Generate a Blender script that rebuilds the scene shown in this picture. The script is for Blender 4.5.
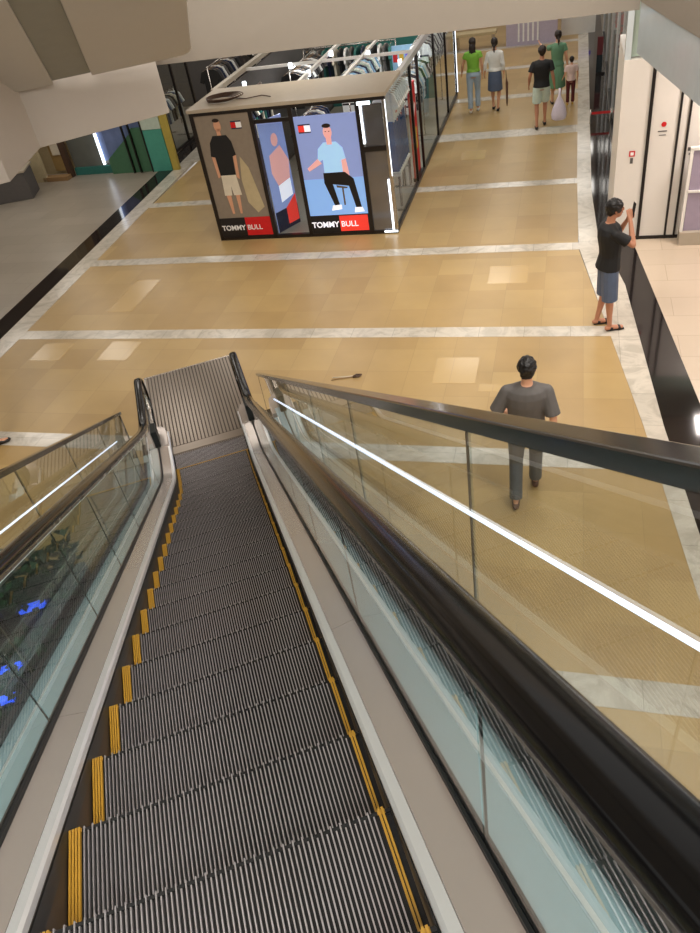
import bpy, bmesh, math, random
from mathutils import Vector, Matrix
random.seed(7)
for o in list(bpy.data.objects): bpy.data.objects.remove(o, do_unlink=True)
SC = bpy.context.scene
COL = SC.collection
PI = math.pi
HALL = -PI/6                      # the hall runs 30 degrees to the right of the escalator

def hw(a, b, z=0.0):              # hall coordinates (across, along) to world
    return Vector((.8660254*a+.5*b, -.5*a+.8660254*b, z))

# ---------------------------------------------------------------- camera
F = 742.88; YAW, PITCH, ROLL = .173, .6842, -.1846
cy_, sy_, cp_, sp_ = math.cos(YAW), math.sin(YAW), math.cos(PITCH), math.sin(PITCH)
fwd = Vector((sy_*cp_, cy_*cp_, -sp_)); right = Vector((cy_, -sy_, 0)); up = right.cross(fwd)
cr, sr = math.cos(ROLL), math.sin(ROLL)
rx = right*cr + up*sr; ry = up*cr - right*sr
cd = bpy.data.cameras.new('camera'); cam = bpy.data.objects.new('camera', cd); COL.objects.link(cam)
cam.matrix_world = Matrix(((rx.x, ry.x, -fwd.x, .3446), (rx.y, ry.y, -fwd.y, -7.5588), (rx.z, ry.z, -fwd.z, 5.2749), (0, 0, 0, 1)))
cd.sensor_fit = 'VERTICAL'; cd.sensor_height = 24; cd.lens = F/933*24; cd.clip_start = .02; cd.clip_end = 200
SC.camera = cam

# ---------------------------------------------------------------- light and exposure
SC.view_settings.view_transform = 'Standard'; SC.view_settings.look = 'None'
SC.view_settings.gamma = 1; SC.view_settings.use_curve_mapping = False; SC.view_settings.exposure = 0.0
SC.cycles.transparent_max_bounces = 32
w = bpy.data.worlds.new('world'); SC.world = w; w.use_nodes = True
w.node_tree.nodes['Background'].inputs[0].default_value = (1.0, .96, .91, 1)
w.node_tree.nodes['Background'].inputs[1].default_value = .55

def lamp(name, loc, size, power, color=(1, .95, .88), rotz=0.0, sizey=None, spread=PI):
    l = bpy.data.lights.new(name, 'AREA'); l.energy = power; l.color = color; l.spread = spread
    l.shape = 'RECTANGLE'; l.size = size; l.size_y = sizey or size
    o = bpy.data.objects.new(name, l); COL.objects.link(o); o.location = loc; o.rotation_euler = (0, 0, rotz)
    return o
ATRIUM_P, HALL_P = 300, 21
ATRIUM = [(x, y) for x in (-5.5, -.5, 4.5) for y in (-10.5, -6, -1.5)]
for (x, y) in ATRIUM: lamp('unseen_atrium_lamp', (x, y, 8.93), 2.0, ATRIUM_P)  # unseen lamps overhead, added to brighten the escalator and fascia
HALLL = [(a, b) for a in (-9.2, -6.6, -3.4, -.6, 2.3, 4.3) for b in (4.6, 7.6, 10.6, 13.6, 17, 20.5)]
HALLL = [(a, b) for (a, b) in HALLL]
for (a, b) in HALLL: lamp('unseen_hall_lamp', hw(a, b, 3.47), 1.1, HALL_P, rotz=HALL)  # unseen lamps added to light the hall under its closed ceiling
for (a, b) in ((.5, 7.2), (.7, 8.9), (.7, 11), (.7, 13), (-1.2, 7.8), (-1.2, 10)): lamp('booth_lamp', hw(a, b, 2.2), .25, 9, (.9, .96, 1), HALL)
for (a, b) in ((6.6, 4.6), (7.4, 2.0), (8.2, -1.0)): lamp('side_lamp', hw(a, b, 3.0), .5, 55, (1, .9, .84), HALL)

# ---------------------------------------------------------------- materials
def lin(c):
    return tuple((x/255/12.92 if x/255 <= .04045 else ((x/255+.055)/1.055)**2.4) for x in c)
MATS = {}
def mat(name, rgb, rough=.5, metal=0.0, noise=.06, scale=8.0, emit=None, es=0.0, bump=0.0, spec=.5, coat=0.0):
    if name in MATS: return MATS[name]
    m = bpy.data.materials.new(name); m.use_nodes = True; nt = m.node_tree; N = nt.nodes; L = nt.links
    p = N['Principled BSDF']; c = lin(rgb)
    p.inputs['Roughness'].default_value = rough; p.inputs['Metallic'].default_value = metal
    p.inputs['Specular IOR Level'].default_value = spec; p.inputs['Coat Weight'].default_value = coat
    tc = N.new('ShaderNodeTexCoord'); nz = N.new('ShaderNodeTexNoise'); nz.inputs['Scale'].default_value = scale; nz.inputs['Detail'].default_value = 3
    L.new(tc.outputs['Object'], nz.inputs['Vector'])
    mx = N.new('ShaderNodeMix'); mx.data_type = 'RGBA'
    mx.inputs[6].default_value = (*[x*(1-noise) for x in c], 1); mx.inputs[7].default_value = (*[min(1, x*(1+noise)) for x in c], 1)
    L.new(nz.outputs['Fac'], mx.inputs[0]); L.new(mx.outputs[2], p.inputs['Base Color'])
    if bump:
        b = N.new('ShaderNodeBump'); b.inputs['Strength'].default_value = bump; L.new(nz.outputs['Fac'], b.inputs['Height']); L.new(b.outputs[0], p.inputs['Normal'])
    if emit:
        p.inputs['Emission Color'].default_value = (*lin(emit), 1); p.inputs['Emission Strength'].default_value = es
    MATS[name] = m; return m

def glassmat(name, tint=(228, 240, 236), gl=(1, 1, 1), ior=1.5, boost=1.0, rough=.0):
    m = bpy.data.materials.new(name); m.use_nodes = True; nt = m.node_tree; N = nt.nodes; L = nt.links
    N.remove(N['Principled BSDF']); out = N['Material Output']
    t = N.new('ShaderNodeBsdfTransparent'); t.inputs[0].default_value = (*lin(tint), 1)
    g = N.new('ShaderNodeBsdfGlossy'); g.inputs['Roughness'].default_value = rough; g.inputs[0].default_value = (*gl, 1)
    f = N.new('ShaderNodeFresnel'); f.inputs[0].default_value = ior
    mul = N.new('ShaderNodeMath'); mul.operation = 'MULTIPLY'; mul.inputs[1].default_value = boost; mul.use_clamp = True
    gm = N.new('ShaderNodeNewGeometry'); inv = N.new('ShaderNodeMath'); inv.operation = 'SUBTRACT'; inv.inputs[0].default_value = 1; L.new(gm.outputs['Backfacing'], inv.inputs[1])
    front = N.new('ShaderNodeMath'); front.operation = 'MULTIPLY'; L.new(mul.outputs[0], front.inputs[0]); L.new(inv.outputs[0], front.inputs[1])
    mx = N.new('ShaderNodeMixShader'); L.new(f.outputs[0], mul.inputs[0]); L.new(front.outputs[0], mx.inputs[0])
    L.new(t.outputs[0], mx.inputs[1]); L.new(g.outputs[0], mx.inputs[2]); L.new(mx.outputs[0], out.inputs[0])
    MATS[name] = m; return m

def tilemat(name, c1, c2, mortar, sx, sy, rough=.22, offs=0.0, msize=.004, nscale=1.4, namt=.35, spec=.5):
    m = bpy.data.materials.new(name); m.use_nodes = True; nt = m.node_tree; N = nt.nodes; L = nt.links; p = N['Principled BSDF']
    tc = N.new('ShaderNodeTexCoord'); br = N.new('ShaderNodeTexBrick'); br.offset = offs; br.squash = 1
    br.inputs['Scale'].default_value = 1; br.inputs['Mortar Size'].default_value = msize; br.inputs['Brick Width'].default_value = sx; br.inputs['Row Height'].default_value = sy
    br.inputs['Color1'].default_value = (*lin(c1), 1); br.inputs['Color2'].default_value = (*lin(c2), 1); br.inputs['Mortar'].default_value = (*lin(mortar), 1)
    br.inputs['Mortar Smooth'].default_value = .1; br.inputs['Bias'].default_value = 0
    L.new(tc.outputs['Object'], br.inputs['Vector'])
    nz = N.new('ShaderNodeTexNoise'); nz.inputs['Scale'].default_value = nscale; nz.inputs['Detail'].default_value = 6; L.new(tc.outputs['Object'], nz.inputs['Vector'])
    mp = N.new('ShaderNodeMapRange'); mp.inputs[3].default_value = 1-namt*.5; mp.inputs[4].default_value = 1+namt*.5; L.new(nz.outputs['Fac'], mp.inputs[0])
    mx = N.new('ShaderNodeVectorMath'); mx.operation = 'SCALE'; L.new(br.outputs['Color'], mx.inputs[0]); L.new(mp.outputs[0], mx.inputs['Scale'])
    L.new(mx.outputs[0], p.inputs['Base Color']); p.inputs['Roughness'].default_value = rough; p.inputs['Specular IOR Level'].default_value = spec
    MATS[name] = m; return m

def marblemat(name, base, vein, rough=.16, tile=.6):
    m = bpy.data.materials.new(name); m.use_nodes = True; nt = m.node_tree; N = nt.nodes; L = nt.links; p = N['Principled BSDF']
    tc = N.new('ShaderNodeTexCoord'); nz = N.new('ShaderNodeTexNoise'); nz.inputs['Scale'].default_value = 2.2; nz.inputs['Detail'].default_value = 9; nz.inputs['Distortion'].default_value = 2.2; nz.inputs['Roughness'].default_value = .62
    L.new(tc.outputs['Object'], nz.inputs['Vector'])
    cr_ = N.new('ShaderNodeValToRGB'); e = cr_.color_ramp.elements
    e[0].position = .38; e[0].color = (*lin(vein), 1); e[1].position = .52; e[1].color = (*lin(base), 1)
    e2 = cr_.color_ramp.elements.new(.62); e2.color = (*lin([min(255, x*1.03) for x in base]), 1)
    e3 = cr_.color_ramp.elements.new(.72); e3.color = (*lin([x*.93 for x in base]), 1)
    L.new(nz.outputs['Fac'], cr_.inputs[0])
    br = N.new('ShaderNodeTexBrick'); br.offset = 0; br.inputs['Scale'].default_value = 1; br.inputs['Brick Width'].default_value = tile; br.inputs['Row Height'].default_value = tile
    br.inputs['Mortar Size'].default_value = .003; br.inputs['Color1'].default_value = (1, 1, 1, 1); br.inputs['Color2'].default_value = (.9, .9, .9, 1); br.inputs['Mortar'].default_value = (.6, .6, .58, 1)
    L.new(tc.outputs['Object'], br.inputs['Vector'])
    mx = N.new('ShaderNodeMix'); mx.data_type = 'RGBA'; mx.blend_type = 'MULTIPLY'; mx.inputs[0].default_value = 1
    L.new(cr_.outputs[0], mx.inputs[6]); L.new(br.outputs['Color'], mx.inputs[7]); L.new(mx.outputs[2], p.inputs['Base Color'])
    p.inputs['Roughness'].default_value = rough; MATS[name] = m; return m

def brushed(name, rgb, rough=.3, metal=1.0, stretch=(60, 2, 2), amt=.12, rv=.3):
    m = bpy.data.materials.new(name); m.use_nodes = True; nt = m.node_tree; N = nt.nodes; L = nt.links; p = N['Principled BSDF']; c = lin(rgb)
    tc = N.new('ShaderNodeTexCoord'); mp = N.new('ShaderNodeMapping'); mp.inputs['Scale'].default_value = stretch; nz = N.new('ShaderNodeTexNoise'); nz.inputs['Scale'].default_value = 1.5; nz.inputs['Detail'].default_value = 4
    L.new(tc.outputs['Object'], mp.inputs[0]); L.new(mp.outputs[0], nz.inputs['Vector'])
    mx = N.new('ShaderNodeMix'); mx.data_type = 'RGBA'; mx.inputs[6].default_value = (*[x*(1-amt) for x in c], 1); mx.inputs[7].default_value = (*[min(1, x*(1+amt)) for x in c], 1)
    L.new(nz.outputs['Fac'], mx.inputs[0]); L.new(mx.outputs[2], p.inputs['Base Color'])
    r = N.new('ShaderNodeMapRange'); r.inputs[3].default_value = rough*(1-rv); r.inputs[4].default_value = rough*(1+rv); L.new(nz.outputs['Fac'], r.inputs[0]); L.new(r.outputs[0], p.inputs['Roughness'])
    p.inputs['Metallic'].default_value = metal; MATS[name] = m; return m

tilemat('yellow_tile', (182, 154, 104), (170, 141, 93), (160, 134, 90), .545, .545, rough=.33, msize=.0025)
tilemat('peach_tile', (208, 190, 168), (203, 185, 163), (184, 166, 146), 1.0, .5, rough=.22, offs=.5, namt=.15)
tilemat('grey_stone', (158, 148, 134), (150, 140, 126), (136, 126, 112), .9, .45, rough=.3, offs=.5, namt=.25)
tilemat('black_granite', (30, 24, 24), (36, 30, 29), (20, 18, 18), 1.2, .9, rough=.07, namt=.5, nscale=60)
tilemat('light_tile', (197, 170, 122), (192, 164, 117), (185, 160, 120), .55, 1.1, rough=.2, namt=.12)
marblemat('white_marble', (208, 200, 186), (190, 182, 168))
mat('fascia_beige', (150, 141, 130), .55, noise=.02); mat('bulkhead_beige', (190, 182, 174), .55, noise=.02)
mat('soffit_beige', (186, 185, 184), .5, noise=.02); mat('groove_grey', (140, 142, 138), .6); mat('white_paint', (228, 222, 214), .45, noise=.02)
mat('ceiling_white', (205, 196, 182), .7)
mat('lamp_panel', (255, 250, 240), .4, emit=(255, 244, 225), es=3.0)
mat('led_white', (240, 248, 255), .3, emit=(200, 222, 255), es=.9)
mat('edge_glow', (240, 248, 245), .3, emit=(215, 240, 235), es=.9); mat('led_shop', (240, 248, 255), .3, emit=(235, 245, 255), es=2.6)
mat('rubber_black', (7, 7, 8), .16, spec=.35, noise=.2)
mat('gasket', (18, 22, 24), .45); mat('seal', (96, 84, 66), .5); mat('dark_void', (10, 10, 10), .8)
brushed('steel', (190, 184, 178), .27); brushed('steel_deck', (196, 186, 180), .24, .6, stretch=(1.5, 1.5, 1.5), amt=.02, rv=.0); brushed('steel_outer', (180, 204, 216), .26, .45, stretch=(2, 2, 2), amt=.02, rv=.0)
brushed('alu_trim', (226, 226, 228), .3, .55, stretch=(2, 2, 2), amt=.03, rv=.05); brushed('rail_steel', (124, 123, 124), .14, stretch=(2, 2, 2), amt=.05, rv=.1); brushed('skirt_steel', (74, 62, 52), .55, .4, rv=.1)
brushed('plate_steel', (150, 140, 130), .3, stretch=(2, 2, 2), amt=.03, rv=.08); mat('plate_groove', (70, 60, 50), .5)
mat('tread_dark', (13, 12, 14), .6, .1); brushed('tread_rib', (192, 186, 190), .36, .8, stretch=(2, 2, 2), amt=.03, rv=.1); mat('step_yellow', (178, 134, 44), .45, noise=.15)
glassmat('glass_clear', (244, 250, 248), boost=1.1); glassmat('glass_shop', (244, 248, 249), boost=.5); glassmat('glass_guard', (236, 240, 240), boost=1.2)
mat('glass_edge', (168, 184, 172), .15); mat('frosted_blue', (196, 204, 208), .12, noise=.05, spec=.7)
mat('frame_black', (22, 16, 16), .35); mat('white_gloss', (235, 232, 226), .3); mat('shop_beige', (176, 164, 146), .45)
mat('skin', (214, 160, 128), .5, noise=.05); mat('skin_tan', (190, 132, 102), .5, noise=.05); mat('hair_black', (16, 13, 13), .45, noise=.3, scale=60, bump=.4); mat('hair_brown', (40, 26, 20), .45, noise=.3, scale=60, bump=.4)
mat('eye_dark', (20, 14, 12), .2); mat('lip', (150, 80, 74), .5)

# ---------------------------------------------------------------- mesh builder
class MB:
    def __init__(s): s.v = []; s.f = []; s.m = []; s.mats = []
    def mi(s, name):
        if name not in s.mats: s.mats.append(name)
        return s.mats.index(name)
    def add(s, vs, fs, m):
        n = len(s.v); k = s.mi(m); s.v += [tuple(v) for v in vs]
        for f in fs: s.f.append(tuple(n+i for i in f)); s.m.append(k)
        return s
    def box(s, x0, x1, y0, y1, z0, z1, m, M=None):
        vs = [Vector((x, y, z)) for z in (z0, z1) for y in (y0, y1) for x in (x0, x1)]
        if M: vs = [M @ v for v in vs]
        return s.add(vs, [(0, 2, 3, 1), (4, 5, 7, 6), (0, 1, 5, 4), (2, 6, 7, 3), (0, 4, 6, 2), (1, 3, 7, 5)], m)
    def prism(s, poly, z0, z1, m):      # z0 / z1 a number or a list per corner
        n = len(poly); a = z0 if isinstance(z0, (list, tuple)) else [z0]*n; b = z1 if isinstance(z1, (list, tuple)) else [z1]*n
        vs = [(p[0], p[1], a[i]) for i, p in enumerate(poly)] + [(p[0], p[1], b[i]) for i, p in enumerate(poly)]
        return s.add(vs, [tuple(range(n))[::-1], tuple(range(n, 2*n))] + [(i, (i+1) % n, n+(i+1) % n, n+i) for i in range(n)], m)
    def loft(s, rings, m, cap=True, close=True):
        n = len(rings[0]); vs = [p for r in rings for p in r]; fs = []
        for i in range(len(rings)-1):
            for j in range(n if close else n-1):
                a, b = i*n+j, i*n+(j+1) % n; fs.append((a, b, b+n, a+n))
        if cap: fs += [tuple(range(n))[::-1], tuple(range((len(rings)-1)*n, len(rings)*n))]
        return s.add(vs, fs, m)
    def tube(s, pts, r, m, n=8, ref=Vector((0, 0, 1)), rx=None, cap=True):
        pts = [Vector(p) for p in pts]; rings = []
        for i, p in enumerate(pts):
            t = (pts[min(i+1, len(pts)-1)]-pts[max(i-1, 0)]).normalized()
            u_ = ref if abs(t.dot(ref)) < .95 else Vector((1, 0, 0))
            a = t.cross(u_).normalized(); b = t.cross(a).normalized()
            rr = r[i] if isinstance(r, (list, tuple)) else r; ra = rr if rx is None else (rx[i] if isinstance(rx, (list, tuple)) else rx)
            rings.append([p+a*ra*math.cos(2*PI*k/n)+b*rr*math.sin(2*PI*k/n) for k in range(n)])
        return s.loft(rings, m, cap)
    def ell(s, c, r, m, n=12, k=8, M=None):
        c = Vector(c); rings = []
        for i in range(k+1):
            ph = PI*i/k; ph = min(max(ph, .06), PI-.06)
            ring = [Vector((r[0]*math.sin(ph)*math.cos(2*PI*j/n), r[1]*math.sin(ph)*math.sin(2*PI*j/n), -r[2]*math.cos(ph))) for j in range(n)]
            if M: ring = [M @ q for q in ring]
            rings.append([c+q for q in ring])
        return s.loft(rings, m)
    def sheet(s, sec, ys, G, m, cap=True):  # cross-section (u, v) swept along y, sheared to height G(y)
        return s.loft([[(u, y, G(y)+v) for (u, v) in sec] for y in ys], m, cap)
    def build(s, name, parent=None, smooth=False, loc=None, rotz=None, bevel=0, label=None):
        me = bpy.data.meshes.new(name); me.from_pydata(s.v, [], s.f)
        for n in s.mats: me.materials.append(MATS[n])
        me.polygons.foreach_set('material_index', s.m)
        bm = bmesh.new(); bm.from_mesh(me); bmesh.ops.recalc_face_normals(bm, faces=bm.faces)
        if bevel: bmesh.ops.bevel(bm, geom=bm.edges[:], offset=bevel, segments=2, profile=.6, affect='EDGES', clamp_overlap=True)
        bm.to_mesh(me); bm.free()
        if smooth: me.polygons.foreach_set('use_smooth', [True]*len(me.polygons))
        me.update(); o = bpy.data.objects.new(name, me); COL.objects.link(o)
        if parent: o.parent = parent
        if loc is not None: o.location = loc
        if rotz is not None: o.rotation_euler = (0, 0, rotz)
        if label: o['label'] = label
        return o
def empty(name, loc=(0, 0, 0), rotz=0.0):
    o = bpy.data.objects.new(name, None); COL.objects.link(o); o.location = loc; o.rotation_euler = (0, 0, rotz); o.empty_display_size = .2; return o
def tag(o, label, cat, group=None, kind=None):
    o['label'] = label; o['category'] = cat
    if group: o['group'] = group
    if kind: o['kind'] = kind
    return o
def struct(o, label=None, cat=None):
    o['kind'] = 'structure'
    if label: o['label'] = label
    if cat: o['category'] = cat
    return o
def copy_tree(o, parent=None):
    c = o.copy(); COL.objects.link(c)
    if parent: c.parent = parent
    for ch in list(o.children): copy_tree(ch, c)
    return c
def text_mesh(name, body, size, m, M, parent, depth=.002, align='CENTER', bold=0.0):
    cu = bpy.data.curves.new(name, 'FONT'); cu.body = body; cu.size = size; cu.extrude = depth; cu.align_x = align; cu.offset = bold
    t = bpy.data.objects.new(name+'_curve', cu); COL.objects.link(t); bpy.context.view_layer.update()
    me = bpy.data.meshes.new_from_object(t.evaluated_get(bpy.context.evaluated_depsgraph_get())); me.name = name
    bpy.data.objects.remove(t, do_unlink=True); me.materials.clear(); me.materials.append(MATS[m]); me.transform(M)
    o = bpy.data.objects.new(name, me); COL.objects.link(o); o.parent = parent; return o

# ---------------------------------------------------------------- the setting (hall coordinates, rotated by HALL)
def hall_obj(mb, name, **k): return mb.build(name, rotz=HALL, **k)
def plate(poly, m, z, name, label, t=.02, cat='floor'):
    return struct(hall_obj(MB().prism(poly, z-t, z, m), name), label, cat)
plate([(-4.42, -9), (5.6, -9), (5.6, -3), (5.02, .6), (4.71, 2.42), (4.28, 5.2), (4.25, 24), (-4.8, 24)], 'yellow_tile', 0, 'floor', 'yellow stone tiles of the mall hall', .1)
LX = [(-4.30, -9), (-4.37, 2.2), (-4.80, 10.6), (-5.1, 24)]
plate([(-4.28, -9), (-4.36, 2.2), (-4.82, 12), (-5.2, 24), (-5.55, 24), (-5.17, 12), (-4.72, 2.2), (-4.62, -9)], 'white_marble', .004, 'trim_1', 'pale marble border along the left side of the hall', .05, 'trim')
plate([(-4.62, -9), (-4.72, 2.2), (-5.17, 12), (-5.55, 24), (-5.95, 24), (-5.55, 12), (-5.14, 2.4), (-5.02, -9)], 'black_granite', .006, 'trim_2', 'black granite band along the left marble border', .05, 'trim')
plate([(-5.02, -9), (-5.14, 2.4), (-5.55, 12), (-5.95, 24), (-14, 24), (-14, -9)], 'grey_stone', 0, 'floor_left', 'grey stone floor in front of the left shops', .1)
ROUT = [(6.1, -9), (5.62, -3), (5.38, -.99), (5.20, .6), (4.93, 3.89), (4.58, 5.72), (4.5, 7.5), (4.5, 24)]
RIN = [(5.95, -9), (5.45, -3), (5.24, -1.35), (4.99, .6), (4.71, 2.42), (4.29, 5.2), (4.25, 8.1), (4.2, 24)]
plate(RIN+ROUT[::-1], 'white_marble', .004, 'trim_3', 'pale marble border along the right side of the hall', .05, 'trim')
RG = [(6.6, -9), (6.2, -3), (5.94, -1), (5.62, .91), (5.09, 5.35), (4.92, 5.72), (4.9, 7.5), (4.9, 24)]
plate(ROUT+RG[::-1], 'black_granite', .006, 'trim_4', 'black granite band along the right marble border', .05, 'trim')
plate(RG[:6]+[(14, 5.72), (14, -9)], 'peach_tile', 0, 'floor_right', 'light peach tiles beside the lift doors', .1)
plate([(4.9, 5.72), (14, 5.72), (14, 24), (4.9, 24)], 'grey_stone', -.002, 'floor_shop', 'stone floor of the shop behind glass', .1)
BX = [(-2.98, .28), (-.17, .28), (2.49, .26), (5.11, .26), (7.93, .26), (10.9, .5), (13.9, .35), (16.8, .3), (19.4, .3), (-5.9, .3)]
def rin(b):
    for (a0, b0), (a1, b1) in zip(RIN, RIN[1:]):
        if b0 <= b <= b1: return a0+(a1-a0)*(b-b0)/(b1-b0)
    return 4.2
def lin_edge(b): return -4.28-.047*max(0, b-2.2) if b > 2.2 else -4.33
for i, (b, wd) in enumerate(BX):
    plate([(lin_edge(b)-.1, b), (rin(b)+.03, b), (rin(b+wd)+.03, b+wd), (lin_edge(b+wd)-.1, b+wd)], 'white_marble', .003, 'trim_%d' % (i+5), 'pale marble cross strip %s' % ('in the yellow floor',), .04, 'trim')
PATCH = [(-3.2, 3.35, .46, 1.14), (2.98, 4.03, .58, .58), (2.53, 1.37, .54, .6), (3.13, 1.2, .5, .16), (-3.78, 1.86, .53, .5), (-2.6, 1.88, .5, .53), (-.5, 8.3, .5, .55), (1.9, 9.6, .5, .55), (3.3, 14.2, .5, .5)]
pm = MB()
for (a, b, wa, wb) in PATCH: pm.prism([(a, b), (a+wa, b), (a+wa, b+wb), (a, b+wb)], -.01, .0015, 'light_tile')
struct(hall_obj(pm, 'trim_20'), 'lighter replacement tiles in the yellow floor', 'trim')

# ceilings, fascias, soffits
struct(hall_obj(MB().prism([(-14, 3.52), (4.75, 3.52), (4.75, 24), (-14, 24)], 3.52, 3.62, 'ceiling_white'), 'ceiling'), 'hall ceiling', 'ceiling')
struct(hall_obj(MB().prism([(4.85, 3.52), (5.38, .9), (6.5, -4.5), (14, -4.5), (14, 24), (4.75, 24)], 3.10+.42, 3.62, 'ceiling_white'), 'ceiling_right'), 'ceiling over the lift lobby', 'ceiling')
struct(hall_obj(MB().prism([(-14, 3.35), (4.75, 3.35), (4.75, 3.52), (-14, 3.52)], 3.52, 4.95, 'fascia_beige'), 'wall_fascia'), 'beige upper floor fascia spanning the hall', 'wall')
struct(hall_obj(MB().prism([(4.75, 3.35), (5.24, .85), (5.9, -2.5), (6.05, -2.5), (5.39, .9), (4.9, 3.45)], 3.60, 4.95, 'fascia_beige'), 'wall_fascia_right'), 'beige upper floor fascia on the right', 'wall')
struct(hall_obj(MB().prism([(4.76, 3.36), (5.25, .85), (5.91, -2.5), (5.97, -2.5), (5.31, .87), (4.82, 3.4)], 3.10, 3.595, 'frosted_blue'), 'trim_21'), 'pale blue grey glossy drop panel under the right fascia', 'trim')
TT = math.tan(math.radians(30))
zb = lambda y: 3.8+(2.3-y)*TT
bp = [(.72, 2.79), (-.89, 2.52), (-1.17, 1.34), (-4.2, 1.0), (-4.8, 4.6), (-.2, 3.55)]
mb = MB().prism(bp, 3.08, [3.8 if y < 2.4 else 4.2 for x, y in bp], 'bulkhead_beige')
struct(mb.build('wall_bulkhead', bevel=.01), 'light beige boxed bulkhead hanging at the left of the hall', 'wall')
def slab(u0, u1, dz, m, name, label, th=.25):
    y0, y1 = -10.5, 2.45
    P = [(u0, y0), (u1, y0), (u1, y1), (u0, y1)]
    if u1 > 1: P = [(u0, y0), (u1, y0)]+[(u1-.14+.14*math.cos(t), y1-.14+.14*math.sin(t)) for t in [PI/2*k/6 for k in range(7)]]+[(u0, y1)]
    mb = MB().prism(P, [zb(y)+dz for x, y in P], [zb(y)+dz+th for x, y in P], m)
    return struct(mb.build(name, bevel=.02 if u1 > 1 else .006), label, 'ceiling')
slab(-.04, 1.14, 0, 'soffit_beige', 'ceiling_soffit', 'sloping beige soffit panel with rounded right edge')
slab(-.5, -.02, .035, 'groove_grey', 'ceiling_groove', 'recessed grey groove between the sloping soffit panels', .12)
slab(-4.5, -.48, 0, 'soffit_beige', 'ceiling_soffit_left', 'sloping beige soffit panel at the far left')
struct(MB().box(-12, 12, -16, 4.5, 9.0, 9.1, 'ceiling_white').build('ceiling_atrium'), 'high ceiling over the escalator', 'ceiling')
struct(MB().box(-12, 12, -16.1, -16, 0, 9, 'fascia_beige').build('wall_back'), 'wall behind the top of the escalator', 'wall')
struct(MB().box(-12.1, -12, -16, 4.5, 0, 9, 'fascia_beige').build('wall_left'), 'left atrium wall', 'wall')
struct(MB().prism([(-1.6, -9.35), (1.6, -9.35), (1.6, -15.9), (-1.6, -15.9)], 4.65, 4.95, 'peach_tile').build('floor_upper'), 'upper floor landing', 'floor')
fr = MB()
for (x, y) in ATRIUM: fr.box(x-1.04, x+1.04, y-1.04, y+1.04, 8.96, 9.0, 'white_gloss')
struct(fr.build('trim_40'), 'frames of the added, unseen high ceiling lights', 'trim')
fr = MB()
for (a, b) in HALLL: fr.box(a-.58, a+.58, b-.58, b+.58, 3.49, 3.52, 'white_gloss')
struct(hall_obj(fr, 'trim_41'), 'frames of the added, unseen low ceiling lights', 'trim')
# the pit of the escalator is cut out of the floor
cut = MB().box(-.445, .445, -1.3, .13, -1, 1, 'white_gloss').build('cutter')
for o in list(bpy.data.objects):
    if o.get('kind') == 'structure' and (o.name == 'floor' or o.get('category') == 'trim') and o.data.vertices and min((o.matrix_basis @ v.co).z for v in o.data.vertices) < .1:
        md = o.modifiers.new('b', 'BOOLEAN'); md.object = cut; md.operation = 'DIFFERENCE'; md.solver = 'EXACT'
bpy.context.view_layer.update(); dg = bpy.context.evaluated_depsgraph_get()
for o in list(bpy.data.objects):
    if o.modifiers:
        me = bpy.data.meshes.new_from_object(o.evaluated_get(dg)); o.modifiers.clear(); o.data = me
bpy.data.objects.remove(cut, do_unlink=True)

# ---------------------------------------------------------------- escalator
def Gs(y): # nosing line of the steps
    s = .13; x = (-y-.695)/s
    return TT*s*(math.log1p(math.exp(x)) if x < 30 else x)
T2 = .5612
def Gb(y): # balustrade line
    s = .10; x = (-y-.542)/s
    return T2*s*(math.log1p(math.exp(x)) if x < 30 else x)
YI = [-9.3, -7.5, -6, -4.5, -3, -2, -1.4, -1.1, -.9, -.78, -.68, -.6, -.54, -.48, -.4, -.3, -.18, 0]
esc = tag(empty('escalator'), 'escalator running down to the yellow floor with ribbed steps and black handrails', 'escalator')
# one step
SW, PT = .44, .352
def step_mesh():
    b = MB(); b.box(-SW, SW, -PT, -.006, -.03, -.012, 'tread_dark'); b.box(-SW, SW, -.02, -.006, -.215, -.01, 'tread_dark')
    b.box(-SW, SW, -.014, -.004, -.014, -.005, 'tread_dark')
    n = 66; p = 2*(SW-.038)/n
    for i in range(n):
        x = -SW+.038+(i+.5)*p; e = -.012 if i % 2 else .004
        b.box(x-.0018, x+.0018, -PT+.002, -.004+e, -.014, 0, 'tread_rib')
        b.box(x-.0024, x+.0024, -.012, -.003, -.215, -.012, 'tread_rib')
    return b
def yellow_mesh(s):
    b = MB()
    for i in range(4 if s < 0 else 2):
        x = s*(SW-.0045-i*.0088-(.014 if s > 0 else 0)); b.box(x-.0030, x+.0030, -PT+.002, -.0, -.012, .003, 'step_yellow')
    lo, hi = (-SW, -SW+.036) if s < 0 else (SW-.033, SW-.013)
    b.box(lo, hi, -PT, -.004, -.02, -.008, 'tread_dark'); b.box(lo, hi, -.014, -.002, -.215, -.004, 'step_yellow')
    return b
st0 = step_mesh().build('step', esc)
yl = yellow_mesh(-1).build('yellow_border', st0); yr = yellow_mesh(1).build('yellow_border', st0)
first = True
for n in range(-8, 18):
    y = -(6.307-PT*n)
    if first: s = st0; first = False
    else:
        s = st0.copy(); COL.objects.link(s); s.parent = esc
        for ch in (yl, yr): c = ch.copy(); COL.objects.link(c); c.parent = s
    s.location = (0, y, Gs(y)-.001*(n > 14))
ls = MB()
nn = 66
ls.box(-SW, SW, -.321, -.005, -.03, -.010, 'tread_dark')
for i in range(nn):
    x = -SW+.0066+(i+.5)*2*(SW-.0066)/nn; ls.box(x-.0024, x+.0024, -.318, -.005, -.012, -.002, 'tread_rib')
lso = ls.build('step', esc)
MB().box(-SW, SW, -.320, -.308, -.006, -.001, 'step_yellow').build('yellow_border', lso)
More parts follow.
